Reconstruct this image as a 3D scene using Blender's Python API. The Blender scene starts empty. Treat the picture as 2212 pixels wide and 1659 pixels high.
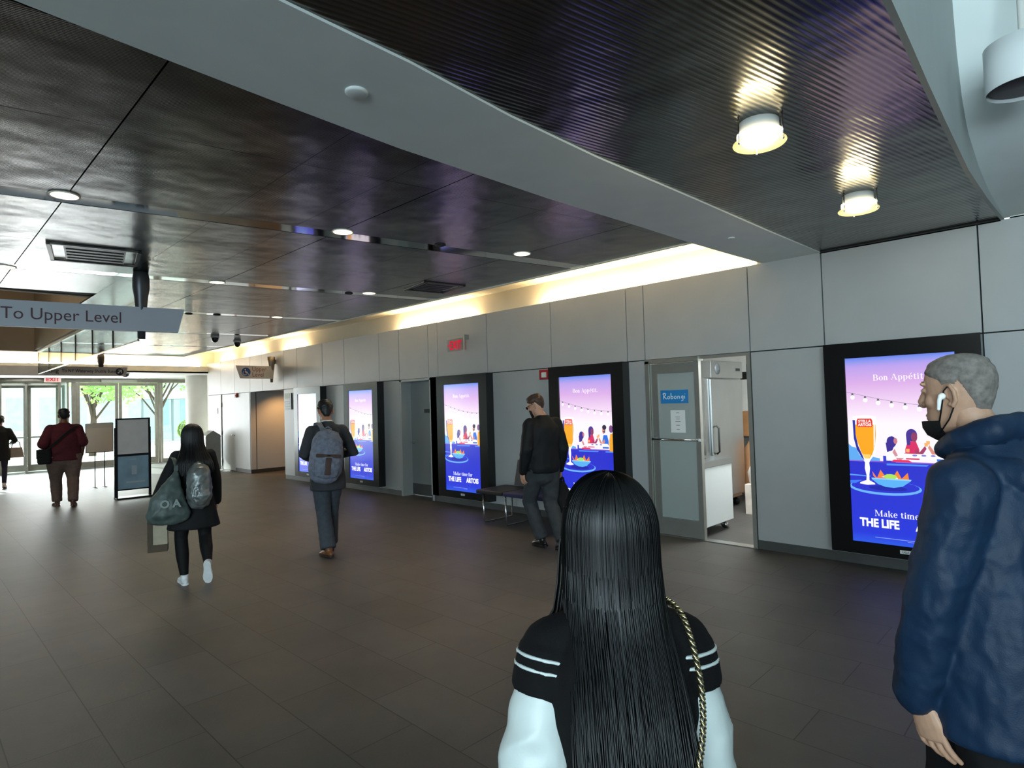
import bpy, bmesh, math, random
from mathutils import Vector, Matrix, noise
random.seed(7)
SC = bpy.context.scene
COL = SC.collection
PI = math.pi
def R(d): return math.radians(d)

# ------------------------------------------------------------------ camera
cam_d = bpy.data.cameras.new('camera'); cam = bpy.data.objects.new('camera', cam_d); COL.objects.link(cam)
cam_d.sensor_width = 36.0; cam_d.lens = 36.0*1303.07/2212; cam_d.clip_start = .05; cam_d.clip_end = 400
cam.matrix_world = Matrix(((.69966, -.00150, -.71447, 0), (-.71388, -.04255, -.69897, 0), (-.02935, .99909, -.03084, 1.67), (0, 0, 0, 1)))
SC.camera = cam

# ------------------------------------------------------------------ world, sun, daylight, exposure
vs = SC.view_settings; vs.view_transform = 'Standard'; vs.look = 'None'; vs.exposure = 0.0; vs.gamma = 1.0; vs.use_curve_mapping = False
W = bpy.data.worlds.new('sky'); SC.world = W; W.use_nodes = True
wn = W.node_tree.nodes; wn.clear()
_bg = wn.new('ShaderNodeBackground'); _wo = wn.new('ShaderNodeOutputWorld')
_bg.inputs[0].default_value = (.80, .93, 1.0, 1); _bg.inputs[1].default_value = 3.2
W.node_tree.links.new(_bg.outputs[0], _wo.inputs[0])
def lamp(name, kind, loc, target=None, **k):
    d = bpy.data.lights.new(name, kind)
    for a, v in k.items(): setattr(d, a, v)
    o = bpy.data.objects.new(name, d); COL.objects.link(o); o.location = loc
    if target is not None: o.rotation_euler = (Vector(target)-Vector(loc)).to_track_quat('-Z', 'Y').to_euler()
    return o
# afternoon sun, in through the street doors
lamp('sun', 'SUN', (0, 60, 30), (0+9, 60-40, 30-18.5), energy=13.0, angle=R(.6), color=(1, .96, .88))
# added area lamp, unseen at left to spare the fascia; then daylight by the doors
lamp('left_daylight_fill', 'AREA', (-6.6, -3.2, 2.7), (4.0, 1.0, 2.0), shape='RECTANGLE', size=5.0, size_y=3.2, energy=700, color=(.66, .90, 1.0))
lamp('street_daylight', 'AREA', (3.6, 22.6, 1.5), (2.8, 12, .8), shape='RECTANGLE', size=4.2, size_y=2.6, energy=310, color=(.93, .98, 1.0))

# ------------------------------------------------------------------ materials
def lin(c):
    if isinstance(c, str): c = [int(c[i:i+2], 16)/255 for i in (0, 2, 4)]
    return tuple(x/12.92 if x <= .04045 else ((x+.055)/1.055)**2.4 for x in c)
MATS = {}
def nmat(name):
    m = bpy.data.materials.new(name); m.use_nodes = True
    nt = m.node_tree; return m, nt, nt.nodes['Principled BSDF']
def mat(name, col, rough=.6, metal=0, spec=.5, noise_s=0, noise_a=.12, bump=0, bump_s=200, coat=0, alpha=1, emit=None, es=0, sheen=0):
    """plain procedural material: colour varied by noise, optional bump"""
    if name in MATS: return MATS[name]
    m, nt, b = nmat(name); c = lin(col)
    b.inputs['Base Color'].default_value = (*c, 1); b.inputs['Roughness'].default_value = rough
    b.inputs['Metallic'].default_value = metal; b.inputs['Specular IOR Level'].default_value = spec
    if coat: b.inputs['Coat Weight'].default_value = coat; b.inputs['Coat Roughness'].default_value = .08
    if sheen: b.inputs['Sheen Weight'].default_value = sheen
    if alpha < 1: b.inputs['Alpha'].default_value = alpha
    if emit: b.inputs['Emission Color'].default_value = (*lin(emit), 1); b.inputs['Emission Strength'].default_value = es
    tc = None
    if noise_s or bump:
        tc = nt.nodes.new('ShaderNodeTexCoord')
    if noise_s:
        n = nt.nodes.new('ShaderNodeTexNoise'); n.inputs['Scale'].default_value = noise_s; n.inputs['Detail'].default_value = 6
        nt.links.new(tc.outputs['Object'], n.inputs['Vector'])
        r = nt.nodes.new('ShaderNodeValToRGB')
        r.color_ramp.elements[0].color = (*[x*(1-noise_a) for x in c], 1); r.color_ramp.elements[1].color = (*[min(1, x*(1+noise_a)) for x in c], 1)
        r.color_ramp.elements[0].position = .3; r.color_ramp.elements[1].position = .7
        nt.links.new(n.outputs['Fac'], r.inputs[0]); nt.links.new(r.outputs[0], b.inputs['Base Color'])
    if bump:
        n = nt.nodes.new('ShaderNodeTexNoise'); n.inputs['Scale'].default_value = bump_s; n.inputs['Detail'].default_value = 4
        nt.links.new(tc.outputs['Object'], n.inputs['Vector'])
        bp = nt.nodes.new('ShaderNodeBump'); bp.inputs['Strength'].default_value = bump; bp.inputs['Distance'].default_value = .004
        nt.links.new(n.outputs['Fac'], bp.inputs['Height']); nt.links.new(bp.outputs[0], b.inputs['Normal'])
    MATS[name] = m; return m
def emat(name, col, s=1.0):
    if name in MATS: return MATS[name]
    m = bpy.data.materials.new(name); m.use_nodes = True; nt = m.node_tree; nt.nodes.clear()
    e = nt.nodes.new('ShaderNodeEmission'); o = nt.nodes.new('ShaderNodeOutputMaterial')
    e.inputs[0].default_value = (*lin(col), 1); e.inputs[1].default_value = s
    nt.links.new(e.outputs[0], o.inputs[0]); MATS[name] = m; return m
def glassmat(name, tint=(.9, .97, .95), rough=0.0, refl=.5):
    """thin architectural glass: clear with fresnel reflection"""
    if name in MATS: return MATS[name]
    m = bpy.data.materials.new(name); m.use_nodes = True; nt = m.node_tree; nt.nodes.clear()
    t = nt.nodes.new('ShaderNodeBsdfTransparent'); g = nt.nodes.new('ShaderNodeBsdfGlossy'); mx = nt.nodes.new('ShaderNodeMixShader')
    f = nt.nodes.new('ShaderNodeLayerWeight'); f.inputs[0].default_value = .25
    mu = nt.nodes.new('ShaderNodeMath'); mu.operation = 'MULTIPLY'; mu.inputs[1].default_value = refl
    o = nt.nodes.new('ShaderNodeOutputMaterial'); t.inputs[0].default_value = (*tint, 1); g.inputs['Roughness'].default_value = rough
    nt.links.new(f.outputs['Fresnel'], mu.inputs[0]); nt.links.new(mu.outputs[0], mx.inputs[0])
    nt.links.new(t.outputs[0], mx.inputs[1]); nt.links.new(g.outputs[0], mx.inputs[2]); nt.links.new(mx.outputs[0], o.inputs[0])
    MATS[name] = m; return m

# ------------------------------------------------------------------ mesh helpers
class MB:
    """collects shapes into one mesh object; each face takes the material current when it was added"""
    def __init__(s): s.bm = bmesh.new(); s.mats = []; s.mi = 0; s.M = Matrix()
    def use(s, m):
        if m not in s.mats: s.mats.append(m)
        s.mi = s.mats.index(m); return s
    def v(s, p): return s.bm.verts.new(s.M @ Vector(p))
    def f(s, vs, smooth=False):
        try: fc = s.bm.faces.new(vs)
        except ValueError: return None
        fc.material_index = s.mi; fc.smooth = smooth; return fc
    def poly(s, pts, smooth=False): return s.f([s.v(p) for p in pts], smooth)
    def box(s, a, b, bev=0):
        x0, y0, z0 = a; x1, y1, z1 = b
        if x0 > x1: x0, x1 = x1, x0
        if y0 > y1: y0, y1 = y1, y0
        if z0 > z1: z0, z1 = z1, z0
        if bev:
            t = bmesh.new(); bmesh.ops.create_cube(t, size=1)
            for q in t.verts: q.co = Vector(((x0+x1)/2+q.co.x*(x1-x0), (y0+y1)/2+q.co.y*(y1-y0), (z0+z1)/2+q.co.z*(z1-z0)))
            bmesh.ops.bevel(t, geom=t.edges[:], offset=bev, segments=2, affect='EDGES', profile=.5)
            mp = {q: s.v(q.co) for q in t.verts}
            for fc in t.faces: s.f([mp[q] for q in fc.verts])
            t.free(); return s
        p = [s.v(q) for q in ((x0,y0,z0),(x1,y0,z0),(x1,y1,z0),(x0,y1,z0),(x0,y0,z1),(x1,y0,z1),(x1,y1,z1),(x0,y1,z1))]
        for q in ((3,2,1,0),(4,5,6,7),(0,1,5,4),(1,2,6,5),(2,3,7,6),(3,0,4,7)): s.f([p[i] for i in q])
        return s
    def rings(s, rings, cap0=True, cap1=True, smooth=True, closed=True):
        vr = [[s.v(p) for p in r] for r in rings]; n = len(vr[0])
        for a, b in zip(vr, vr[1:]):
            for i in range(n if closed else n-1):
                j = (i+1) % n; s.f([a[i], a[j], b[j], b[i]], smooth)
        if cap0: s.f(list(reversed(vr[0])), smooth)
        if cap1: s.f(vr[-1], smooth)
        return s
    def tube(s, pts, rad, n=10, smooth=True, ref=None, caps=True, rnd=False, hollow=False):
        """swept tube; rad = number / list of numbers / list of (a,b): a along ref-side, b across"""
        pts = [Vector(p) for p in pts]; N = len(pts)
        if not isinstance(rad, (list, tuple)): rad = [rad]*N
        rad = [(q, q) if not isinstance(q, (list, tuple)) else q for q in rad]
        if rnd:                                        # rounded ends
            P0, P1 = pts[0], pts[-1]; d0 = (pts[0]-pts[1]).normalized(); d1 = (pts[-1]-pts[-2]).normalized()
            r0, r1 = rad[0], rad[-1]; m0 = min(r0); m1 = min(r1)
            pre = [(P0+d0*m0*math.sin(t), (r0[0]*math.cos(t), r0[1]*math.cos(t))) for t in (1.45, 1.1, .75, .38)]
            pos = [(P1+d1*m1*math.sin(t), (r1[0]*math.cos(t), r1[1]*math.cos(t))) for t in (.38, .75, 1.1, 1.45)]
            pts = [q[0] for q in pre]+pts+[q[0] for q in pos]; rad = [q[1] for q in pre]+rad+[q[1] for q in pos]; N = len(pts)
        out = []; side = None
        for i in range(N):
            t = (pts[min(i+1, N-1)]-pts[max(i-1, 0)])
            t = t.normalized() if t.length > 1e-9 else Vector((0, 0, 1))
            if ref is not None: h = Vector(ref)
            elif side is not None: h = side
            else: h = Vector((1, 0, 0)) if abs(t.x) < .9 else Vector((0, 1, 0))
            h = h-t*h.dot(t)
            if h.length < 1e-6: h = Vector((0, 1, 0))-t*t.y
            h.normalize(); side = h; w = t.cross(h)
            out.append([pts[i]+h*rad[i][0]*math.cos(2*PI*k/n)+w*rad[i][1]*math.sin(2*PI*k/n) for k in range(n)])
        return s.rings(out, caps, caps, smooth)
    def lathe(s, prof, c=(0,0,0), n=24, axis='z', smooth=True, cap=True):
        rs = []
        for r, h in prof:
            ring = []
            for k in range(n):
                a = 2*PI*k/n; x, y = r*math.cos(a), r*math.sin(a)
                ring.append((c[0]+x, c[1]+y, c[2]+h) if axis == 'z' else ((c[0]+h, c[1]+x, c[2]+y) if axis == 'x' else (c[0]+y, c[1]+h, c[2]+x)))
            rs.append(ring)
        return s.rings(rs, cap, cap, smooth)
    def ell(s, c, r, n=16, m=10, smooth=True):
        rs = []
        for i in range(m+1):
            t = -PI/2+PI*i/m; t = max(-1.53, min(1.53, t))
            rs.append([(c[0]+r[0]*math.cos(t)*math.cos(2*PI*k/n), c[1]+r[1]*math.cos(t)*math.sin(2*PI*k/n), c[2]+r[2]*math.sin(t)) for k in range(n)])
        return s.rings(rs, True, True, smooth)
    def prism(s, pts, off, smooth=False):
        off = Vector(off); a = [s.v(p) for p in pts]; b = [s.v(Vector(p)+off) for p in pts]; n = len(pts)
        s.f(list(reversed(a))); s.f(b)
        for i in range(n): s.f([a[i], a[(i+1) % n], b[(i+1) % n], b[i]], smooth)
        return s
    def build(s, name, m=None, parent=None, normals=True):
        me = bpy.data.meshes.new(name)
        if normals: bmesh.ops.recalc_face_normals(s.bm, faces=s.bm.faces[:])
        s.bm.to_mesh(me); s.bm.free()
        for q in (s.mats or ([m] if m else [])): me.materials.append(q)
        o = bpy.data.objects.new(name, me); COL.objects.link(o)
        if parent is not None: o.parent = parent
        return o
def tag(o, label, cat, group=None, kind=None):
    o['label'] = label; o['category'] = cat
    if group: o['group'] = group
    if kind: o['kind'] = kind
    return o
def struct(o, label=None):
    o['kind'] = 'structure'
    if label: o['label'] = label
    return o
def empty(name, loc=(0,0,0), rz=0):
    o = bpy.data.objects.new(name, None); COL.objects.link(o); o.location = loc; o.rotation_euler = (0, 0, rz); o.empty_display_size = .1
    return o
def dup(root, loc, label=None, rz=None):
    r = root.copy(); COL.objects.link(r); r.location = loc
    if rz is not None: r.rotation_euler = (0, 0, rz)
    if label: r['label'] = label
    for ch in list(root.children):
        c = ch.copy(); COL.objects.link(c); c.parent = r
        for g in ch.children:
            d = g.copy(); COL.objects.link(d); d.parent = c
    return r
def text_polys(txt, size=1.0, bold=0.0, shear=0, align='CENTER'):
    """outline of a line of text as (verts, faces) in its own XY plane"""
    cu = bpy.data.curves.new('lettering', 'FONT'); cu.body = txt; cu.size = size; cu.align_x = align; cu.offset = bold; cu.shear = shear
    cu.resolution_u = 4; o = bpy.data.objects.new('lettering', cu); COL.objects.link(o)
    dg = bpy.context.evaluated_depsgraph_get(); me = o.evaluated_get(dg).to_mesh()
    vs = [v.co.copy() for v in me.vertices]; fs = [tuple(p.vertices) for p in me.polygons]
    o.evaluated_get(dg).to_mesh_clear(); bpy.data.objects.remove(o); bpy.data.curves.remove(cu)
    return vs, fs
def put_text(mb, txt, size, O, U, V, bold=0.0, shear=0, align='CENTER', sx=1.0):
    vs, fs = text_polys(txt, size, bold, shear, align); O = Vector(O); U = Vector(U); V = Vector(V)
    vv = [mb.v(O+U*(p.x*sx)+V*p.y) for p in vs]
    for f in fs: mb.f([vv[i] for i in f])

# ------------------------------------------------------------------ structure materials
def tile_mat():
    m, nt, b = nmat('floor_tile'); L = nt.links; N = nt.nodes.new
    tc = N('ShaderNodeTexCoord'); mp = N('ShaderNodeMapping'); mp.inputs['Rotation'].default_value = (0, 0, PI/2); mp.inputs['Location'].default_value = (0, .0, 0)
    br = N('ShaderNodeTexBrick'); br.offset = .5
    br.inputs['Scale'].default_value = 1; br.inputs['Brick Width'].default_value = .76; br.inputs['Row Height'].default_value = .38
    br.inputs['Mortar Size'].default_value = .0035; br.inputs['Mortar Smooth'].default_value = .3
    br.inputs['Color1'].default_value = (*lin('4d4b48'), 1); br.inputs['Color2'].default_value = (*lin('545250'), 1); br.inputs['Mortar'].default_value = (*lin('302f2d'), 1)
    L.new(tc.outputs['Object'], mp.inputs[0]); L.new(mp.outputs[0], br.inputs[0])
    n = N('ShaderNodeTexNoise'); n.inputs['Scale'].default_value = 1.6; n.inputs['Detail'].default_value = 8; n.inputs['Roughness'].default_value = .65
    L.new(tc.outputs['Object'], n.inputs[0])
    r = N('ShaderNodeValToRGB'); r.color_ramp.elements[0].position = .3; r.color_ramp.elements[0].color = (.74, .74, .75, 1); r.color_ramp.elements[1].position = .7; r.color_ramp.elements[1].color = (1.08, 1.06, 1.04, 1)
    mx = N('ShaderNodeMix'); mx.data_type = 'RGBA'; mx.blend_type = 'MULTIPLY'; mx.inputs[0].default_value = 1
    L.new(n.outputs['Fac'], r.inputs[0]); L.new(br.outputs['Color'], mx.inputs[6]); L.new(r.outputs[0], mx.inputs[7]); L.new(mx.outputs[2], b.inputs['Base Color'])
    b.inputs['Roughness'].default_value = .50; b.inputs['Specular IOR Level'].default_value = .34
    n2 = N('ShaderNodeTexNoise'); n2.inputs['Scale'].default_value = 60; n2.inputs['Detail'].default_value = 3; L.new(tc.outputs['Object'], n2.inputs[0])
    ad = N('ShaderNodeMath'); ad.operation = 'MULTIPLY_ADD'; ad.inputs[1].default_value = -1.2; L.new(br.outputs['Fac'], ad.inputs[0]); L.new(n2.outputs['Fac'], ad.inputs[2])
    bp = N('ShaderNodeBump'); bp.inputs['Strength'].default_value = .25; bp.inputs['Distance'].default_value = .003; L.new(ad.outputs[0], bp.inputs['Height']); L.new(bp.outputs[0], b.inputs['Normal'])
    return m
def perf_mat(name, base, rough, ang, pitch, aniso=0, bump=.15):
    """brushed, finely ribbed and perforated metal ceiling sheet"""
    m, nt, b = nmat(name); L = nt.links; N = nt.nodes.new
    tc = N('ShaderNodeTexCoord'); mp = N('ShaderNodeMapping'); mp.inputs['Rotation'].default_value = (0, 0, ang)
    L.new(tc.outputs['Object'], mp.inputs[0])
    w = N('ShaderNodeTexWave'); w.inputs['Scale'].default_value = .314/pitch; w.inputs['Distortion'].default_value = 0; L.new(mp.outputs[0], w.inputs[0])
    n = N('ShaderNodeTexNoise'); n.inputs['Scale'].default_value = 1.3; n.inputs['Detail'].default_value = 3; L.new(tc.outputs['Object'], n.inputs[0])
    bp = N('ShaderNodeBump'); bp.inputs['Strength'].default_value = bump; bp.inputs['Distance'].default_value = .004; L.new(w.outputs['Fac'], bp.inputs['Height'])
    bp2 = N('ShaderNodeBump'); bp2.inputs['Strength'].default_value = .28; bp2.inputs['Distance'].default_value = .10; L.new(n.outputs['Fac'], bp2.inputs['Height']); L.new(bp.outputs[0], bp2.inputs['Normal'])
    L.new(bp2.outputs[0], b.inputs['Normal'])
    r = N('ShaderNodeValToRGB'); r.color_ramp.elements[0].color = (*[x*.62 for x in lin(base)], 1); r.color_ramp.elements[1].color = (*lin(base), 1); r.color_ramp.elements[0].position = .1; r.color_ramp.elements[1].position = .6
    L.new(w.outputs['Fac'], r.inputs[0]); L.new(r.outputs[0], b.inputs['Base Color'])
    b.inputs['Metallic'].default_value = 1; b.inputs['Roughness'].default_value = rough
    return m
M_floor = tile_mat()
M_panel = mat('grey_laminate_panel', 'a9abac', .42, noise_s=3, noise_a=.03, bump=.03, bump_s=900)
M_dark = mat('dark_reveal', '2b2b2b', .8, noise_s=5)
M_kick = mat('kickplate', '4a4a48', .45, noise_s=6)
M_beam = mat('painted_plaster_grey', 'e2e8e6', .75, noise_s=4, noise_a=.03, bump=.02)
M_white = mat('white_plaster', 'e4e2dc', .8, noise_s=4, noise_a=.03)
M_cove = mat('cove_plaster', 'efe6d2', .8, noise_s=4, noise_a=.02)
M_ceilL = perf_mat('ceiling_sheet_fine', '6b6967', .24, R(-78), .012, bump=.10)
M_ceilR = perf_mat('ceiling_sheet_ribbed', '6f6e6a', .20, R(-78), .030, bump=.22)
M_strip = mat('polished_strip', 'c0beba', .07, 1)
M_alu = mat('brushed_aluminium', 'b9b9b4', .35, 1, noise_s=8, noise_a=.06)
M_alud = mat('satin_aluminium_door_frame', 'a9a9a3', .45, .8, noise_s=8, noise_a=.05)
M_black = mat('black_plastic', '121213', .4, noise_s=12)
M_chrome = mat('chrome', 'd8d8d8', .12, 1)
M_glass = glassmat('clear_glass')
M_steel = mat('stainless_steel', 'b4b6b6', .28, 1, noise_s=3, noise_a=.05)

XW = 6.57
# floor
b = MB(); b.box((-7, -6, -.1), (10.4, 23.2, 0)); struct(b.build('floor', M_floor))
# right wall: panels with open joints on a dark backing
JO = [-6, -4.6, -3.3, -2.0, -.6, .72, 1.99, 2.75, 4.08, 4.34, 5.62, 6.96, 8.21, 8.476, 9.36, 10.03, 11.33, 12.25, 13.46, 14.16, 15.39, 16.15, 17.2, 18.2, 19.2]
g = .006
b = MB().use(M_panel)
for a, c in zip(JO, JO[1:]): b.box((XW, a+g, 2.156), (XW+.05, c-g, 3.10))
LO = [(a, c) for a, c in zip(JO, JO[1:]) if not (2.7 < a < 4.0 or 14.1 < a < 16.1 or 17.1 < a < 18.1 or 8.3 < a < 9.3)]
for a, c in LO: b.box((XW, a+g, .10), (XW+.05, c-g, 2.144))
b.box((XW, 8.21+g, .1), (XW+.05, 8.40, 2.144))
b.use(M_dark)
for a, c in LO: b.box((XW+.02, a, .0), (XW+.06, c, 2.15))
b.box((XW+.05, -6, 2.146), (XW+.10, 19.2, 3.09)); b.box((XW+.02, -6, 2.146), (XW+.06, 19.2, 2.154))
struct(b.build('wall_right'), 'grey panelled wall')
b = MB()
for a, c in LO: b.box((XW+.012, a, 0), (XW+.03, c, .098))
struct(b.build('baseboard_right', M_kick))
# wall above for the near bay
b = MB(); b.box((XW+.0, -6, 3.1), (XW+.1, .5, 5.4)); b.box((XW, -6, 3.1), (XW+.05, .5, 3.11)); struct(b.build('wall_right_upper', M_beam))

def curve_y(pts, x):
    if x <= pts[0][0]: return pts[0][1]
    for (a, ya), (c, yc) in zip(pts, pts[1:]):
        if x <= c: return ya+(yc-ya)*(x-a)/(c-a)
    return pts[-1][1]
BR = [(-7, 1.98), (.9, 2.0), (1.5, 2.01), (2.15, 2.06), (2.9, 2.075), (4.0, 2.05), (5.3, 2.03), (6.57, 1.995)]
BL = [(-7, 2.55), (.27, 2.61), (.66, 2.645), (1.24, 2.69), (1.95, 2.735), (3.24, 2.735), (4.36, 2.69), (5.2, 2.67), (6.57, 2.585)]
FC = [(-7, .40), (2.5, .496), (2.9, .509), (3.35, .526), (3.9, .543), (4.9, .571), (5.73, .565), (6.57, .541)]
xs = sorted(set([q[0] for q in BR+BL+FC]))
def ribbon(b, lo, hi, z0, z1):
    r = []
    for x in xs: r.append([(x, curve_y(lo, x), z0), (x, curve_y(hi, x), z0), (x, curve_y(hi, x), z1), (x, curve_y(lo, x), z1)])
    b.rings(r, smooth=False)
b = MB(); ribbon(b, BR, BL, 3.10, 3.6); struct(b.build('beam', M_beam), 'wide grey plaster beam across the ceiling')
# near ceiling of ribbed metal, between beam and fascia
FC2 = [(x, y+.02) for x, y in FC]
b = MB(); ribbon(b, FC2, BR, 3.112, 3.16); struct(b.build('ceiling_near', M_ceilR), 'dark ribbed metal ceiling')
b = MB(); b.box((XW-.0, .56, 3.09), (XW+.1, 2.0, 3.12)); struct(b.build('trim_1', M_dark))
# curved fascia and the vaulted plaster ceiling beyond it
b = MB(); FC3 = [(x, y-.006) for x, y in FC]; ribbon(b, FC3, FC2, 3.10, 5.2); struct(b.build('trim_2', mat('fascia_toned_down', 'a3a8a6', .8, noise_s=4, noise_a=.03)), 'curved plaster fascia')  # beam plaster with a darker colour, to offset the strong daylight on this face
prof = [(6.6, 3.115), (5.9, 3.17), (5.35, 3.25), (4.98, 3.36), (4.72, 3.53), (4.58, 3.75), (4.50, 4.0), (4.46, 4.4), (4.44, 5.2)]
b = MB(); b.rings([[(x, .585, z) for x, z in prof], [(x, -6, z) for x, z in prof]], False, False, True, closed=False)
struct(b.build('ceiling_vault', M_beam), 'curved grey plaster soffit')
b = MB(); b.box((-7, -6, 5.2), (4.5, .5, 5.3)); struct(b.build('ceiling_lobby', M_beam))
# main ceiling: metal sheets in a rotated grid, with polished strips; the escalator opening is left out
YA = lambda x, y25: y25-(x-2.5)*.2
OPEN = (-7, 2.2, 8.9, 16.75)
strips = [4.53, 7.05, 9.55, 12.1, 14.6]
SW = .20
b = MB()
def clipq(x0, x1, ya, yb):
    """cell of the sheet grid between skewed lines ya, yb (values at x=2.5), clipped by the beam, the slot and the opening"""
    pts = []
    for x in (x0, x1):
        lo = max(YA(x, ya), curve_y(BL, x)+.004); hi = min(YA(x, yb), 16.8); pts.append((lo, hi))
    if pts[0][1] <= pts[0][0]+.004 and pts[1][1] <= pts[1][0]+.004: return
    pts = [(lo, max(hi, lo+.004)) for lo, hi in pts]
    if x1 <= 2.2+.001 and (YA((x0+x1)/2, ya)+YA((x0+x1)/2, yb))/2 > 9.1: return
    g0 = .004 if x0 in STRONG else .0012; g1 = .004 if x1 in STRONG else .0012; gg = .0015
    b.prism([(x0+g0, pts[0][0]+gg, 3.112), (x1-g1, pts[1][0]+gg, 3.112), (x1-g1, pts[1][1]-gg, 3.112), (x0+g0, pts[0][1]-gg, 3.112)], (0, 0, .02))
seam = [-7, -4.4, -2.65, -.95, .78, 1.67, 2.2, 2.54, 3.40, 4.26, 5.16]
STRONG = (-4.4, -.95, .78, 2.54, 4.26)
rows = []; prev = .0
cuts = [0.4, 1.85, 3.15]+[q for s_ in strips for q in (s_-SW/2, s_+SW/2, s_+1.28)]+[18.4]
for a, c in zip(cuts, cuts[1:]):
    if abs((c-a)-SW) < 1e-6: continue
    for x0, x1 in zip(seam, seam[1:]): clipq(x0, x1, a, c)
struct(b.build('ceiling', M_ceilL), 'dark brushed metal ceiling')
b = MB()
for s_ in strips:
    x0 = -7 if s_ < 9 else 2.2
    q = [(x0, YA(x0, s_-SW/2), 3.112), (5.16, YA(5.16, s_-SW/2), 3.112), (5.16, YA(5.16, s_+SW/2), 3.114), (x0, YA(x0, s_+SW/2), 3.114)]
    b.prism(q, (0, 0, .015))
struct(b.build('trim_3', M_strip), 'polished metal ceiling strips')
b = MB(); b.box((2.2, 2.6, 3.14), (5.16, 16.8, 3.6)); b.box((-7, 2.6, 3.14), (2.2, 8.9, 3.6)); b.box((-7, .6, 3.165), (6.6, 2.1, 3.6)); struct(b.build('ceiling_slab', M_dark))
# ceiling edge lip, light slot and cove over the right wall and the far bulkhead
b = MB()
b.box((5.16, 2.68, 3.10), (5.19, 16.83, 3.52)); b.box((2.2, 16.8, 3.10), (5.19, 16.83, 3.52)); b.box((-7, 16.8, 3.10), (2.2, 16.83, 3.52))
struct(b.build('trim_4', M_cove), 'cream ceiling edge along the light slot')
b = MB()
b.box((6.86, 2.6, 2.95), (6.9, 19.6, 3.50)); b.box((5.19, 2.7, 3.47), (6.9, 19.6, 3.52)); b.box((-7, 16.83, 3.47), (5.2, 19.6, 3.52))
b.box((XW+.1, 2.6, 2.93), (6.9, 19.6, 2.96)); b.box((-7, 19.5, 2.93), (6.9, 19.56, 3.5)); b.box((XW+.05, 2.60, 2.95), (6.9, 2.66, 3.5))
struct(b.build('wall_cove', M_cove), 'cream back wall of the light slot')
b = MB(); b.box((-7, 19.2, 2.82), (6.57, 19.25, 3.02)); b.box((-7, 19.2, 2.82), (8.2, 23.1, 2.86)); b.box((-7, 19.25, 2.93), (6.57, 19.5, 2.95))
struct(b.build('wall_far', M_white), 'pale bulkhead over the entrance')
b = MB(); b.box((XW, 19.2, 0), (XW+.08, 19.28, 3.1)); b.box((XW+.08, 19.2, 0), (8.2, 19.28, 3.1)); b.box((8.2, 19.2, 0), (8.3, 23.2, 3.3)); struct(b.build('wall_entrance', M_white))
b = MB(); b.lathe([(.34, 0), (.34, 2.82)], (6.72, 20.6, 0), 40); struct(b.build('column', M_white), 'round white column beside the street doors')
# left side, rear and roof
b = MB(); b.box((-7.1, .4, 0), (-7, 23.2, 5.4)); b.box((-7.1, -6, 4.4), (-7, .4, 5.4)); struct(b.build('wall_left', M_panel))  # opening near the rear added to go with the daylight lamp
b = MB(); b.box((-7, -6.1, 0), (6.6, -6, 5.4)); struct(b.build('wall_back', M_panel))
b = MB(); b.box((-7.2, -6.2, 5.4), (10.5, 23.3, 5.6)); b.box((XW+.1, 19.3, 3.52), (10.5, 23.3, 3.6)); b.box((-7, 19.56, 3.52), (8.3, 23.2, 3.6)); struct(b.build('roof', M_dark))
b = MB(); b.box((-7, 23.05, 2.86), (8.3, 23.2, 5.4)); struct(b.build('wall_front', M_white))
# escalator opening: brown lining
M_brown = mat('brown_lining', '8a7860', .7, noise_s=2)
b = MB(); b.box((-7, 16.70, 3.1), (2.2, 16.78, 5.3)); b.box((2.12, 8.98, 3.13), (2.19, 16.70, 5.3)); b.box((-7, 8.91, 3.13), (2.19, 8.98, 5.3)); struct(b.build('wall_opening', M_brown), 'brown lining of the escalator opening')
lamp('opening_fill', 'POINT', (-.5, 12.5, 4.9), energy=160, color=(1, .86, .66), shadow_soft_size=.3)  # unseen lamp added to brighten the brown lining

# cove tubes: some of them dead, so the light comes in patches
M_tube = emat('lit_tube', 'ffe4b4', 130)
tubes = [(2.75, 4.2), (4.25, 6.0), (7.5, 9.7), (13.5, 14.7), (15.8, 17.1), (17.9, 18.9)]
for i, (a, c) in enumerate(tubes):
    t = empty('cove_light', (6.73, (a+c)/2, 2.96)); w = (c-a)/2
    tag(t, ['fluorescent cove tube over the wide lit patch nearest the beam', 'fluorescent cove tube lighting the slot above the second screen', 'fluorescent cove tube lighting the slot above the exit sign',
            'fluorescent cove tube lighting the slot above the elevator alcove edge', 'fluorescent cove tube lighting the slot above the wheelchair sign', 'fluorescent cove tube in the far corner of the wall slot'][i], 'light', 'cove lights over the right wall')
    m = MB(); m.tube([(0, -w, .095), (0, w, .095)], .016, 8); m.build('tube', M_tube, t)
    m = MB(); m.box((-.03, -w-.02, 0), (.03, w+.02, .05)); m.box((-.015, -w-.02, .05), (.015, -w, .12)); m.box((-.015, w, .05), (.015, w+.02, .12)); m.build('housing', M_white, t)
t = empty('cove_light', (2.4, 19.38, 2.95)); tag(t, 'long fluorescent cove tube above the far entrance bulkhead', 'light', 'cove lights over the entrance')
m = MB(); m.tube([(-4, 0, .095), (4, 0, .095)], .018, 8); m.build('tube', emat('lit_tube_far', 'ffe9c8', 70), t)
m = MB(); m.box((-4.02, -.03, 0), (4.02, .03, .05)); m.box((-4.02, -.015, .05), (-4, .015, .12)); m.box((4, -.015, .05), (4.02, .015, .12)); m.build('housing', M_white, t)

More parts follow.
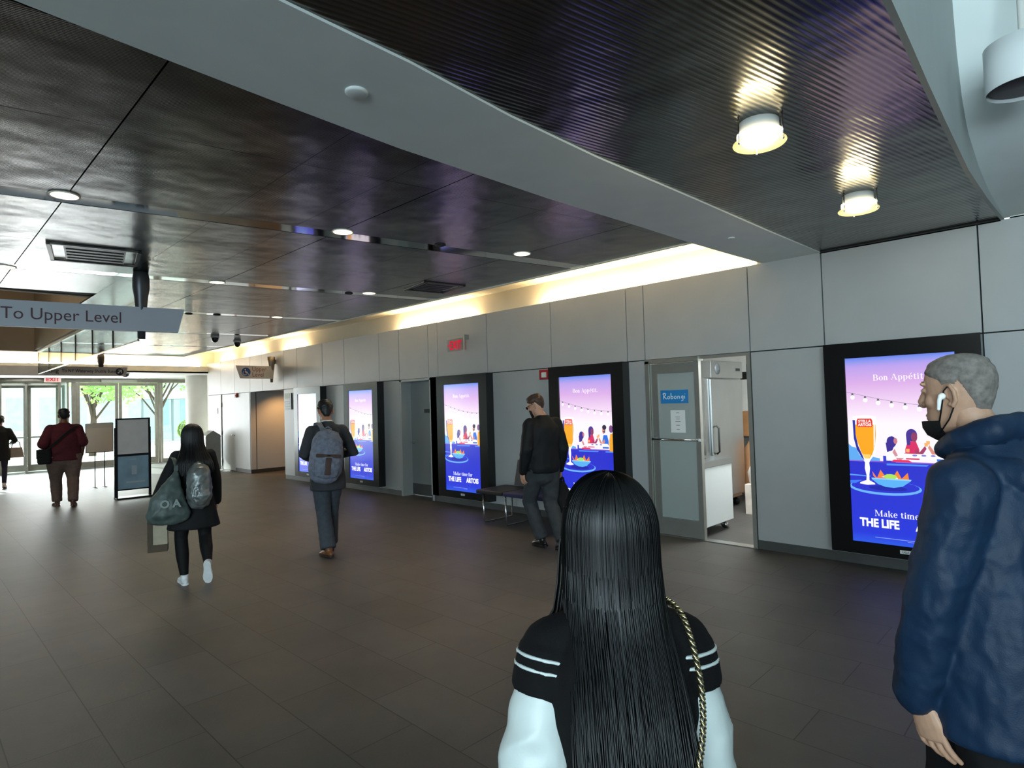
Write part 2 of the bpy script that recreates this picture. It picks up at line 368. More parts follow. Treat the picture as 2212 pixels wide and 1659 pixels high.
# recessed downlights
SPOTS = [((.77, 4.80), 'round downlight in the polished strip nearest left'), ((2.565, 4.40), 'round downlight in the middle of the nearest polished strip'), ((4.25, 3.97), 'round downlight of the nearest strip, close to the light slot'),
         ((.73, 7.45), 'round downlight at the left picture edge behind the hanging sign'), ((2.51, 7.02), 'round downlight beside the hanging sign post'), ((4.20, 6.60), 'round downlight near the square air vent by the slot'), ((4.16, 9.15), 'small far downlight near the black ceiling cameras')]
M_spot = emat('spot_glow', 'ffe6b8', 5); M_ring = mat('downlight_ring', 'e6e2d8', .5)
first = None
for (x, y), lb in SPOTS:
    if first is None:
        first = empty('downlight', (x, y, 3.108)); tag(first, lb, 'light', 'recessed ceiling downlights')
        m = MB(); m.lathe([(.075, .0), (.072, .008)], n=28); m.build('lens', M_spot, first)
        m = MB(); m.lathe([(.077, -.001), (.086, -.002), (.088, .0), (.088, .03), (.077, .03), (.077, -.001)], n=32, cap=False); m.build('trim_ring', M_ring, first)
    else: dup(first, (x, y, 3.108), lb)
for (x, y), lb in SPOTS: lamp('downlight_beam', 'SPOT', (x, y, 3.09), (x, y, 0), energy=60, spot_size=R(80), spot_blend=.6, color=(1, .85, .62), shadow_soft_size=.07)

# glass disc lights under the near ceiling
M_frost = emat('lit_frosted_glass', 'fff0c4', 3.2)
M_gl = mat('pale_edge_glass', 'e9e2b4', .12, alpha=.45, emit='ffe9a0', es=.25)
def disc_light(x, y, lb):
    t = empty('disc_light', (x, y, 3.112)); tag(t, lb, 'light', 'glass disc ceiling lights')
    m = MB(); m.lathe([(.10, 0), (.10, -.055), (.0001, -.055)], n=28); m.build('housing', M_white, t)
    m = MB(); m.lathe([(.0001, -.095), (.09, -.095), (.112, -.08), (.112, -.058), (.0001, -.058)], n=32); m.build('diffuser', M_frost, t)
    m = MB(); m.lathe([(.0001, -.118), (.128, -.118), (.134, -.112), (.134, -.108), (.0001, -.108)], n=36); m.build('glass_disc', M_gl, t)
    for k in range(3):
        a = 2*PI*k/3+.5; px, py = .122*math.cos(a), .122*math.sin(a)
        m = MB(); m.tube([(px, py, 0), (px, py, -.125)], .004, 6); m.ell((px, py, -.122), (.008, .008, .006), 8, 6); m.build('hanger_rod', M_chrome, t)
    lamp('disc_glow', 'POINT', (x, y, 2.96), energy=9, color=(1, .84, .5), shadow_soft_size=.1)
disc_light(3.19, 1.24, 'glass disc ceiling light nearer the camera under the dark ribbed ceiling')
disc_light(4.92, 1.22, 'glass disc ceiling light farther right, close to the grey wall')
# cylinder downlight at the right edge
t = empty('cylinder_light', (4.30, .23, 3.30)); tag(t, 'white surface-mounted cylinder lamp at the upper right picture edge', 'light')
m = MB(); m.lathe([(.172, 0), (.177, .01), (.177, .25), (.0001, .25)], n=40, cap=False); m.build('shade', mat('white_enamel', 'e6e8e8', .3), t)
m = MB(); m.lathe([(.16, .02), (.16, .03)], n=40); m.build('louvre', mat('dark_louvre', '3a3a3c', .5, noise_s=4), t)
m = MB(); m.tube([(0, 0, .25), (0, 0, 1.9)], .02, 10); m.build('stem', M_white, t)

# vents, detectors, sprinklers, cameras on the ceiling
def vent(cx, cy, sx, sy, lb, rz):
    t = empty('air_vent', (cx, cy, 3.11), rz); tag(t, lb, 'vent', 'ceiling air vents')
    m = MB()
    for a, c in (((-sx, -sy), (sx, -sy+.03)), ((-sx, sy-.03), (sx, sy)), ((-sx, -sy), (-sx+.03, sy)), ((sx-.03, -sy), (sx, sy))): m.box((*a, -.012), (*c, .0))
    m.build('frame', mat('vent_frame_grey', '55534f', .4, .8, noise_s=9), t)
    for k in range(6):
        y = -sy+.05+(2*sy-.1)*k/5; m = MB(); m.box((-sx*.62, y-.012, -.008), (sx*.62, y+.004, .0)); m.build('louvre', M_dark, t)
    m = MB(); m.box((-sx*.66, -sy*.8, -.004), (sx*.66, sy*.8, -.001)); m.build('plenum', M_black, t)
vent(1.26, 6.45, .34, .34, 'rectangular air vent in the ceiling at left near the hanging sign', R(-11))
vent(4.62, 5.80, .28, .28, 'square air vent in the ceiling close to the light slot', R(-11))
def puck(name, x, y, z, r, h, lb, cat, m_, grp=None):
    m = MB(); m.lathe([(r, 0), (r, -h*.6), (r*.8, -h), (.0001, -h)], (x, y, z), 20); tag(m.build(name, m_), lb, cat, grp)
puck('smoke_detector', 1.46, 2.36, 3.10, .052, .012, 'round pale smoke detector on the underside of the grey beam', 'detector', M_beam)
puck('sprinkler_cap', 5.28, 2.34, 3.10, .03, .008, 'small flat sprinkler cap on the beam near the wall', 'sprinkler', M_beam)
for x, y, lb in ((3.43, 4.21, 'dark speaker disc in the nearest polished strip between two downlights'), (3.35, 9.4, 'small dark ceiling sensor beside the farthest downlight'), (3.0, 9.52, 'small dark sensor in the third polished strip'), (4.0, 6.75, 'small dark disc in the second polished strip by a downlight')):
    puck('ceiling_sensor', x, y, 3.112, .05, .012, lb, 'sensor', M_dark, 'small dark ceiling discs')
def dome(x, y, lb):
    t = empty('security_camera', (x, y, 3.11)); tag(t, lb, 'camera', 'dome cameras under the far ceiling')
    m = MB(); m.lathe([(.075, 0), (.075, -.035), (.0001, -.035)], n=20); m.build('base', M_white, t)
    m = MB(); m.ell((0, 0, -.06), (.062, .062, .07), 16, 10); m.build('dome', mat('smoked_dome', '141416', .15), t)
dome(4.26, 12.06, 'black dome security camera left of the pair under the far ceiling'); dome(4.92, 12.7, 'black dome security camera at the ceiling edge by the light slot')
t = empty('security_camera', (4.5, 19.6, 2.82)); tag(t, 'small dark dome camera under the entrance bulkhead', 'camera')
m = MB(); m.lathe([(.11, 0), (.11, -.03), (.0001, -.03)], n=20); m.build('base', M_white, t)
m = MB(); m.ell((0, 0, -.05), (.1, .1, .07), 16, 8); m.build('dome', MATS['smoked_dome'], t)

# ------------------------------------------------------------------ lettering with thick and thin strokes
def ring_pts(cx, cy, rx, ry, a0, a1, n=18): return [(cx+rx*math.cos(a0+(a1-a0)*i/n), cy+ry*math.sin(a0+(a1-a0)*i/n)) for i in range(n+1)]
def serif_text(line):
    """polygons (lists of x,y) of a line in a high-contrast serif face; cap height .7; returns polys, width"""
    out = []; x = 0; S, H = .105, .028
    def rect(a, c, d, e): out.append([(x+a, c), (x+d, c), (x+d, e), (x+a, e)])
    def arc(cx, cy, ro, ri, a0, a1, n=16):
        o, i = ring_pts(x+cx, cy, *ro, a0, a1, n), ring_pts(x+cx, cy, *ri, a0, a1, n)
        for k in range(n): out.append([o[k], o[k+1], i[k+1], i[k]])
    def quad(*p): out.append([(x+q[0], q[1]) for q in p])
    def dot(cx, cy, r): out.append([(px, py) for px, py in ring_pts(x+cx, cy, r, r, 0, 2*PI, 12)[:-1]])
    for ch in line:
        w = .3
        if ch == 'B':
            rect(.05, 0, .17, .7); rect(0, 0, .3, H); rect(0, .7-H, .28, .7); rect(.17, .36-H/2, .3, .36+H/2)
            arc(.28, .53, (.2, .17), (.085, .145), -PI/2, PI/2); arc(.30, .18, (.23, .18), (.10, .155), -PI/2, PI/2); w = .56
        elif ch == 'A':
            quad((.07, 0), (.10, 0), (.33, .7), (.29, .7)); quad((.29, .7), (.36, .7), (.63, 0), (.5, 0)); rect(.16, .22, .48, .22+H); rect(0, 0, .2, H); rect(.42, 0, .7, H); w = .7
        elif ch == 'M':
            rect(.08, 0, .11, .7); quad((.08, .7), (.2, .7), (.47, .03), (.40, .03)); quad((.40, .03), (.44, .03), (.72, .7), (.68, .7)); rect(.65, 0, .77, .7); rect(0, 0, .2, H); rect(.58, 0, .84, H); rect(0, .7-H, .18, .7); rect(.67, .7-H, .84, .7); w = .87
        elif ch == 'o': arc(.23, .24, (.21, .25), (.10, .225), 0, 2*PI, 24); w = .47
        elif ch in 'eé':
            arc(.22, .24, (.20, .25), (.095, .222), .12, 2*PI-.75, 24); rect(.10, .25, .41, .25+H); w = .44
            if ch == 'é': quad((.2, .55), (.25, .55), (.36, .72), (.27, .72))
        elif ch in 'nm':
            for k in range(2 if ch == 'm' else 1):
                o = .27*k
                if k == 0: rect(.04, 0, .04+S, .48); rect(0, .48-H, .1, .48); rect(0, 0, .2, H)
                arc(.23+o, .34, (.145, .15), (.05, .125), 0, PI*.95); rect(.28+o, 0, .28+o+S-.005, .35); rect(.23+o, 0, .44+o, H)
            w = .46+(.27 if ch == 'm' else 0)
        elif ch == 'p':
            rect(.04, -.22, .04+S, .48); rect(0, .48-H, .1, .48); rect(0, -.22, .22, -.22+H); arc(.21, .24, (.22, .25), (.11, .222), -PI*.75, PI*.75, 22); w = .48
        elif ch == 't': rect(.09, .06, .09+S, .60); rect(0, .48-H, .30, .48); arc(.21, .10, (.12, .10), (.03, .07), PI, 2*PI-.2); w = .35
        elif ch == 'i': rect(.05, 0, .05+S, .48); rect(0, 0, .22, H); rect(0, .48-H, .1, .48); dot(.105, .62, .065); w = .25
        elif ch == 'a': rect(.23, .03, .23+S, .36); arc(.21, .34, (.125, .14), (.035, .115), 0, PI*.9); arc(.17, .14, (.15, .14), (.06, .115), PI*.25, PI*1.9); arc(.38, .06, (.06, .06), (.035, .04), PI, 2*PI); w = .44
        elif ch == 'k': rect(.04, 0, .04+S, .72); rect(0, 0, .2, H); rect(0, .72-H, .1, .72); quad((.14, .20), (.17, .20), (.39, .46), (.35, .46)); quad((.2, .29), (.29, .36), (.47, 0), (.35, 0)); rect(.30, 0, .5, H); rect(.28, .48-H, .46, .48); w = .5
        elif ch == 'f': rect(.07, 0, .07+S, .60); rect(0, 0, .25, H); rect(0, .48-H, .27, .48); arc(.21, .58, (.14, .15), (.04, .12), .3, PI); dot(.32, .62, .05); w = .3
        elif ch == 'r': rect(.04, 0, .04+S, .48); rect(0, .48-H, .1, .48); rect(0, 0, .22, H); arc(.25, .33, (.13, .15), (.10, .12), PI*.3, PI); dot(.3, .41, .06); w = .38
        elif ch == '.': dot(.06, .06, .06); w = .16
        elif ch == ' ': w = .22
        x += w+.025
    return out, x

# ------------------------------------------------------------------ advertising screens
def screen_sky():
    m = bpy.data.materials.new('screen_sky'); m.use_nodes = True; nt = m.node_tree; N = nt.nodes.new; L = nt.links; nt.nodes.clear()
    tc = N('ShaderNodeTexCoord'); sp = N('ShaderNodeSeparateXYZ'); r = N('ShaderNodeValToRGB'); L.new(tc.outputs['Object'], sp.inputs[0])
    mr = N('ShaderNodeMapRange'); mr.inputs[1].default_value = .26; mr.inputs[2].default_value = 2.0; L.new(sp.outputs['Z'], mr.inputs[0]); L.new(mr.outputs[0], r.inputs[0])
    cr = r.color_ramp; cols = [(0, '2a55e0'), (.05, '2436d6'), (.44, '2a2ec6'), (.4405, 'f6eef8'), (.64, 'f8f0f8'), (.75, 'ecd0ee'), (.86, 'd6a9e2'), (.95, 'b59be6'), (.985, '7d8ee6'), (1, '5f7be0')]
    cr.elements[0].position = cols[0][0]; cr.elements[0].color = (*lin(cols[0][1]), 1); cr.elements[1].position = 1; cr.elements[1].color = (*lin(cols[-1][1]), 1)
    for p, c in cols[1:-1]: e = cr.elements.new(p); e.color = (*lin(c), 1)
    b = N('ShaderNodeBsdfPrincipled'); o = N('ShaderNodeOutputMaterial'); b.inputs['Base Color'].default_value = (.01, .01, .012, 1); b.inputs['Roughness'].default_value = .12; b.inputs['Specular IOR Level'].default_value = 1.0; b.inputs['Coat Weight'].default_value = 1; b.inputs['Coat IOR'].default_value = 1.9; b.inputs['Coat Roughness'].default_value = .2
    b.inputs['Emission Strength'].default_value = 1.2; L.new(r.outputs[0], b.inputs['Emission Color']); L.new(b.outputs[0], o.inputs[0])
    return m
def smat(name, c, s=1.2):
    if name in MATS: return MATS[name]
    m = mat(name, '060607', .12, spec=1.0, emit=c, es=s, coat=1); q = m.node_tree.nodes['Principled BSDF']; q.inputs['Coat IOR'].default_value = 1.9; q.inputs['Coat Roughness'].default_value = .2
    return m
M_sky = screen_sky()
SW_, SH_ = .865, 1.745
def build_screen(parent):
    b = MB(); lay = [0]
    def P(u, v): u = max(0, min(1, u)); return (-.00005*lay[0], (.5-u)*SW_, .255+v*SH_)
    def poly(c, pts):
        lay[0] += 1; b.use(smat('screen_'+c, c)); b.poly([P(u, v) for u, v in pts])
    def ell(c, cu, cv, ru, rv, a0=0, a1=2*PI, n=24):
        poly(c, [(cu+ru*math.cos(a0+(a1-a0)*i/n), cv+rv*math.sin(a0+(a1-a0)*i/n)) for i in range(n+(0 if a1-a0 > 6.2 else 1))])
    b.use(M_sky); b.poly([P(0, 0), P(1, 0), P(1, 1), P(0, 1)])
    A = SW_/SH_
    def serif(line, cu, v, cap, c):
        ps, w = serif_text(line); k = cap/.7; lay[0] += 1; b.use(smat('screen_'+c, c))
        for p in ps: b.poly([P(cu+(q[0]-w/2)*k/A, v+q[1]*k) for q in p])
    def sans(line, cu, v, size, c, bold=0, sx=1):
        lay[0] += 1; b.use(smat('screen_'+c, c)); put_text(b, line, size*SH_, P(cu, v), (0, -1, 0), (0, 0, 1), bold, 0, 'CENTER', sx)
    serif('Bon Appétit.', .51, .872, .032, 'fdf6fd')
    # string of bulbs
    st = [(u, .815-.10*math.sin(u*1.5)+.012*u) for u in [i/16 for i in range(17)]]
    lay[0] += 1; b.use(smat('screen_8a7f96', '8a7f96'))
    for (u0, v0), (u1, v1) in zip(st, st[1:]): b.poly([P(u0, v0-.001), P(u1, v1-.001), P(u1, v1+.001), P(u0, v0+.001)])
    for i in range(8):
        u = .06+i*.124; v = .815-.10*math.sin(u*1.5)+.012*u
        poly('5c5668', [(u-.012, v-.012), (u+.012, v-.012), (u+.008, v), (u-.008, v)]); ell('fffaff', u, v-.022, .022, .012)
    # distant water and terrace line
    poly('5fa8ee', [(0, .44), (.3, .44), (.3, .455), (.16, .47), (.1, .505), (.03, .515), (0, .53)])
    poly('8d5fd0', [(0, .435), (1, .435), (1, .441), (0, .441)])
    # table with the company
    poly('3a3cc8', [(.33, .47), (.43, .47), (.45, .425), (.33, .425)])
    def body(c, u, v, w, h): poly(c, [(u-w, v), (u+w, v), (u+w*1.05, v+h*.55), (u+w*.6, v+h), (u-w*.6, v+h), (u-w*1.05, v+h*.55)])
    def arm(c, p, q, t=.014): dx, dy = q[0]-p[0], q[1]-p[1]; l = math.hypot(dx, dy); nx, ny = -dy/l*t, dx/l*t; poly(c, [(p[0]+nx, p[1]+ny), (q[0]+nx*.7, q[1]+ny*.7), (q[0]-nx*.7, q[1]-ny*.7), (p[0]-nx, p[1]-ny)])
    body('fbf3fb', .41, .445, .05, .085); ell('3b2a8e', .415, .545, .045, .030); poly('3b2a8e', [(.36, .54), (.46, .55), (.42, .50), (.37, .49)]); ell('c47a86', .452, .55, .018, .016)
    poly('faf2fa', [(.34, .565), (.48, .582), (.48, .588), (.34, .572)]); poly('faf2fa', [(.375, .572), (.45, .582), (.44, .602), (.39, .597)]); arm('cf8f98', (.43, .50), (.47, .455)); arm('cf8f98', (.47, .455), (.555, .485))
    body('d52c62', .60, .455, .06, .095); ell('46308f', .60, .582, .05, .032); ell('8c3a62', .622, .572, .028, .024); poly('46308f', [(.55, .58), (.59, .58), (.585, .53), (.555, .53)]); arm('a03d66', (.63, .505), (.665, .475)); arm('a03d66', (.66, .475), (.72, .52))
    body('2f6fdc', .865, .45, .055, .10); ell('d08a7a', .835, .585, .024, .026); ell('2a2140', .85, .607, .038, .018); poly('2a2140', [(.815, .575), (.86, .565), (.87, .60), (.85, .58)]); arm('d58d7e', (.85, .51), (.80, .475)); arm('d58d7e', (.80, .475), (.745, .525))
    body('f2a72c', .985, .43, .05, .13); ell('7b4a86', .97, .595, .035, .028)
    for u, v in ((.725, .525), (.742, .535), (.56, .492)): poly('f0b06a', [(u-.014, v), (u+.014, v), (u+.017, v+.018), (u-.017, v+.018)])
    poly('fdf8fd', [(.42, .462), (.94, .462), (.90, .485), (.52, .485)]); poly('e8345c', [(.40, .44), (.60, .44), (.56, .452), (.43, .452)])
    for u in (.62, .70, .78): ell('8a84d8', u, .477, .022, .005)
    poly('4f8df2', [(.36, .43), (.74, .43), (.72, .422), (.36, .42)]); poly('4f8df2', [(.86, .43), (1, .43), (1, .42), (.86, .421)])
    # tray with shadow
    poly('5b9cf4', [(0, .365), (.2, .36), (.2, .355), (0, .357)])
    ell('6cb0f8', .33, .30, .34, .040); ell('2b34cc', .33, .306, .32, .033); poly('3f7cf0', [(0, .33), (.12, .335), (.05, .315), (0, .315)]); ell('1f27a8', .36, .298, .18, .014)
    # glass of beer
    gl = [(.055, .680), (.045, .64), (.045, .58), (.065, .52), (.10, .475), (.14, .445), (.155, .43), (.15, .40), (.165, .36), (.16, .335), (.10, .322), (.095, .315)]
    gl += [(.17, .310), (.245, .315), (.24, .322), (.19, .335), (.19, .36), (.20, .40), (.195, .43), (.21, .445), (.25, .475), (.275, .52), (.29, .58), (.29, .64), (.275, .680), (.17, .687)]
    poly('fbf7ff', gl)
    poly('2a2f9e', [(.05, .66), (.075, .66), (.075, .58), (.095, .52), (.14, .46), (.15, .44), (.12, .46), (.08, .50), (.055, .56)])
    poly('f7a51c', [(.075, .635), (.272, .635), (.272, .58), (.258, .52), (.228, .475), (.20, .452), (.155, .452), (.12, .49), (.09, .54), (.075, .58)])
    poly('ffce6a', [(.13, .475), (.215, .475), (.198, .452), (.157, .452)])
    poly('e03428', [(.09, .655), (.10, .668), (.235, .668), (.245, .655), (.245, .632), (.235, .622), (.10, .622), (.09, .632)])
    sans('STELLA', .168, .647, .020, 'fff4f0', .0012, .95); sans('ARTOIS', .168, .628, .020, 'fff4f0', .0012, .95)
    poly('fdfaff', [(.255, .645), (.268, .645), (.258, .53), (.245, .50)])
    # bowl of chips
    for p in ([(.23, .36), (.29, .33), (.22, .385)], [(.26, .345), (.36, .345), (.30, .395)], [(.31, .34), (.40, .345), (.36, .375)], [(.40, .345), (.50, .345), (.455, .395)], [(.47, .34), (.56, .345), (.55, .385)]): poly('f08438', p)
    ell('f6f0f0', .38, .352, .08, .012); ell('a9e05a', .39, .36, .06, .014); ell('f06a50', .30, .348, .05, .008)
    poly('5bb0f2', [(.21, .345), (.58, .345), (.50, .312), (.42, .303), (.34, .305), (.27, .318)]); poly('8fd0fb', [(.21, .350), (.58, .350), (.575, .343), (.215, .343)])
    # slogan
    serif('Make time for', .50, .146, .032, 'f4f4ff'); sans('THE LIFE', .265, .088, .060, 'ffffff', .0042, .80); sans('ARTOIS', .765, .088, .060, 'ffffff', .0042, .80)
    poly('8f9cf0', [(.22, .031), (.62, .031), (.62, .034), (.22, .034)]); poly('8f9cf0', [(.52, .024), (.62, .024), (.62, .0265), (.52, .0265)])
    return b.build('screen', None, parent, normals=False)
M_frame = mat('black_display_frame', '131314', .22, noise_s=20)
def make_display(y, lb):
    t = empty('display_kiosk', (6.415, y, .0)); tag(t, lb, 'display', 'wall-mounted advertising screens')
    m = MB(); hw = .62; z0, z1 = .14, 2.148; a, c0, c1 = SW_/2+.004, .251, 2.004
    m.box((0, -hw, z0), (.15, -a, z1)); m.box((0, a, z0), (.15, hw, z1)); m.box((0, -a, z0), (.15, a, c0)); m.box((0, -a, c1), (.15, a, z1)); m.box((.03, -a, c0), (.15, a, c1))
    m.build('frame', M_frame, t)
    s = build_screen(t); s.location = (.012, 0, 0)
    m = MB().use(mat('maker_plate', 'd8d8d8', .4)); m.box((-.003, -.045, .19), (.001, .045, .222)); m.use(mat('maker_plate_mark', '55565a', .5)); put_text(m, 'UGA', .026, (-.0035, 0, .197), (0, -1, 0), (0, 0, 1), .0006); m.build('maker_plate', None, t)
    return t
d0 = make_display(1.34, 'large lit advertising screen at right, half hidden by the man in navy')
for y, lb in ((4.94, 'lit advertising screen behind the man in black, left of the glass door'), (7.46, 'lit advertising screen between the grey door and the bench'), (10.50, 'washed-out pale screen right of the man with a backpack'), (12.71, 'pale far screen half hidden behind the man with a backpack')): dup(d0, (6.415, y, 0), lb)

# ------------------------------------------------------------------ fire alarms, exit sign, wall plates
def alarm(y, z, lb, s=1.0):
    t = empty('fire_alarm', (XW-.0, y, z)); tag(t, lb, 'alarm', 'red fire alarms')
    m = MB(); m.box((-.06*s, -.10*s, -.07*s), (0, .10*s, .07*s), .008); m.build('housing', mat('alarm_red', 'a01c1c', .4), t)
    m = MB(); m.box((-.085*s, -.05*s, -.045*s), (-.06*s, .035*s, .03*s), .008); m.build('strobe_lens', mat('strobe_clear', 'dcdcdc', .15), t)
alarm(5.72, 2.06, 'red fire alarm strobe beside the top corner of the second screen')
alarm(17.05, 2.09, 'small red fire alarm above the grey far door', .8)
t = empty('exit_sign', (XW-.10, 7.62, 2.55)); tag(t, 'clear edge-lit exit sign with red letters on the right wall', 'sign')
m = MB().use(glassmat('acrylic', (.93, .93, .93), 0, .4)); m.box((0, -.2, 0), (.006, .2, .22)); m.build('acrylic_panel', None, t)
m = MB(); put_text(m, 'EXIT', .20, (-.002, -.01, .03), (0, -1, 0), (0, 0, 1), .004, 0, 'CENTER', .72); m.build('lettering', emat('exit_red', 'e01030', 1.0), t)
m = MB(); m.poly([(-.002, .195, .10), (-.002, .165, .135), (-.002, .165, .065)]); m.build('arrow', emat('exit_red', 'e01030', 1.0), t)
m = MB(); m.box((-.01, -.23, .2), (.016, .2, .235)); m.box((-.004, -.24, .0), (.012, -.215, .235)); m.box((0, -.235, .18), (.1, -.2, .25)); m.build('bracket', M_alu, t)
t = empty('directory_plate', (XW, 13.90, 1.66)); tag(t, 'narrow dark directory plate left of the farthest screen', 'sign')
m = MB(); m.box((-.025, -.17, 0), (0, .17, .39)); m.build('board', M_black, t)
m = MB().use(mat('directory_green', '8f9c70', .5)); m.box((-.028, -.10, .27), (-.0255, .15, .375)); m.build('header_strip', None, t)
m = MB().use(mat('directory_white', 'e4e6e2', .5))
for k in range(4): m.box((-.028, -.10, .02+.06*k), (-.0255, .15, .07+.06*k))
m.build('name_strips', None, t)
m = MB(); m.box((XW-.012, 18.45, 1.60), (XW, 18.95, 1.76)); tag(m.build('wall_plate', mat('white_plate', 'e9e9e6', .5)), 'small white sign plate on the wall left of the far door', 'sign')

# ------------------------------------------------------------------ doors in the right wall
M_doorg = mat('grey_painted_door', '8b8e8e', .45, noise_s=3, noise_a=.04)
M_jamb = mat('grey_door_jamb', 'a2a6a6', .45, noise_s=3, noise_a=.03)
b = MB(); b.box((XW+.0, 9.32, 0), (XW+.26, 9.37, 2.15)); b.box((XW, 8.40, 0), (XW+.26, 8.44, 2.15)); b.box((XW, 8.40, 2.11), (XW+.26, 9.37, 2.15)); struct(b.build('trim_5', M_jamb), 'grey jamb of the recessed service door')
dr = empty('door_1', (XW+.22, 8.88, 0)); struct(dr, 'plain grey recessed service door with a dark plate and lever'); dr['category'] = 'door'
m = MB(); m.box((0, -.44, .01), (.045, .44, 2.11)); m.build('leaf', M_doorg, dr)
m = MB(); m.box((-.004, -.43, .02), (0, .43, .22)); m.build('kickplate', M_kick, dr)
m = MB(); m.box((-.006, -.12, 1.53), (0, .03, 1.60)); m.build('name_plate', M_black, dr)
m = MB(); m.lathe([(.028, 0), (.028, -.012), (.0001, -.012)], (0, .38, .98), 16, 'x'); m.tube([(-.01, .38, .98), (-.055, .38, .98), (-.06, .37, .98), (-.06, .26, .98)], .009, 8); m.build('handle', M_chrome, dr)
dr = empty('door_2', (XW+.02, 17.7, 0)); struct(dr, 'flush grey door far along the right wall'); dr['category'] = 'door'
m = MB(); m.box((0, -.485, .01), (.045, .485, 2.14)); m.build('leaf', M_panel, dr)
m = MB(); m.lathe([(.028, 0), (.028, -.012), (.0001, -.012)], (0, -.40, 1.0), 16, 'x'); m.tube([(-.01, -.4, 1.0), (-.055, -.4, 1.0), (-.06, -.39, 1.0), (-.06, -.27, 1.0)], .010, 8); m.build('handle', M_chrome, dr)
for z in (.25, 1.05, 1.85):
    m = MB(); m.tube([(-.012, .488, z-.06), (-.012, .488, z+.06)], .014, 8); m.build('hinge', M_kick, dr)
b = MB(); b.box((XW+.01, 18.185, 0), (XW+.05, 18.21, 2.15)); b.box((XW+.01, 17.19, 0), (XW+.05, 17.215, 2.15)); b.box((XW+.07, 17.0, 0), (XW+.1, 18.4, 2.2)); struct(b.build('trim_6', M_kick))
# elevator alcove
M_tan = mat('tan_wall_panel', 'a58a68', .55, noise_s=2, noise_a=.05)
b = MB().use(M_panel); b.box((XW, 16.14, .10), (9.0, 16.19, 2.2)); b.use(M_dark); b.box((6.71, 16.135, .1), (6.725, 16.19, 2.2)); struct(b.build('wall_alcove_side', None))
b = MB(); b.box((XW, 16.13, 0), (9.0, 16.17, .10)); struct(b.build('baseboard_alcove', M_dark))
b = MB(); b.box((9.0, 14.0, 0), (9.05, 16.2, 2.2)); b.box((XW+.06, 14.1, 0), (9.0, 14.16, 2.2)); struct(b.build('wall_alcove_back', M_panel))
b = MB(); b.box((XW+.05, 14.1, 2.17), (9.05, 16.2, 2.22)); struct(b.build('ceiling_alcove', M_white))
lamp('alcove_light', 'SPOT', (7.35, 15.3, 2.15), (7.45, 16.0, .9), energy=110, spot_size=R(115), spot_blend=.7, color=(1, .52, .19), shadow_soft_size=.06)

# ------------------------------------------------------------------ take-away kitchen behind the glass door
M_kwall = mat('kitchen_white_tile', 'dfe0dc', .4, noise_s=6, noise_a=.03)
b = MB().use(M_kwall); b.box((XW+.1, 6.1, 0), (10.3, 6.2, 2.6)); struct(b.build('wall_kitchen_left', None)); b = MB().use(M_kwall); b.box((XW+.1, 2.3, 0), (10.3, 2.4, 2.6)); struct(b.build('wall_kitchen_right', None)); b = MB().use(M_kwall); b.box((XW+.1, 4.08, 0), (XW+.14, 6.2, 2.6)); struct(b.build('wall_kitchen_front', None)); b = MB().use(M_kwall); b.box((10.2, 2.3, 0), (10.3, 6.2, 2.6)); b.use(M_black)
for i in range(12):
    for k in range(2):
        if (i+k) % 2: b.box((10.19, 3.8+i*.11, 1.95+k*.13), (10.201, 3.8+(i+1)*.11, 1.95+(k+1)*.13))
struct(b.build('wall_kitchen_back', None), 'white kitchen wall with a black and white checker band')
b = MB(); b.box((XW+.1, 2.3, 2.6), (10.3, 6.2, 2.65)); struct(b.build('ceiling_kitchen', M_white))
lamp('kitchen_light', 'AREA', (7.6, 3.1, 2.55), (7.9, 3.4, 0), size=1.0, energy=110, color=(.95, 1, 1))
# door frame and leaf
b = MB(); b.box((XW-.03, 4.02, 0), (XW+.10, 4.075, 2.13)); b.box((XW-.005, 2.755, 0), (XW+.12, 2.80, 2.13)); b.box((XW-.03, 3.36, 2.10), (XW+.10, 4.075, 2.15)); b.box((XW+.0, 2.755, 2.12), (XW+.12, 3.37, 2.15)); struct(b.build('trim_7', M_alud), 'aluminium frame of the glass shop door')
b = MB(); b.box((XW-.03, 2.76, 0), (XW+.10, 4.07, .012)); struct(b.build('trim_8', M_alu), 'metal threshold of the shop doorway')
dr = empty('door_3', (XW+.0, 3.70, 0)); struct(dr, 'aluminium framed frosted glass shop door with stickers'); dr['category'] = 'door'
m = MB(); m.box((0, .22, .015), (.045, .315, 2.09)); m.box((-.012, -.335, .015), (.05, -.275, 2.12)); m.box((0, -.275, 1.97), (.045, .22, 2.09)); m.box((0, -.275, .015), (.045, .22, .22)); m.build('leaf_frame', M_alud, dr)
M_fg, nt, bs = nmat('frosted_door_glass'); bs.inputs['Base Color'].default_value = (*lin('a9b1ae'), 1); bs.inputs['Roughness'].default_value = .18; bs.inputs['Alpha'].default_value = .82
m = MB(); m.box((.015, -.275, .22), (.03, .22, 1.97)); m.build('glass_pane', M_fg, dr)
m = MB(); m.tube([(-.05, -.31, 1.17), (-.05, .29, 1.17)], .013, 8); m.box((-.05, -.32, 1.155), (0, -.295, 1.185)); m.box((-.05, .265, 1.155), (0, .29, 1.185)); m.build('push_bar', M_chrome, dr)
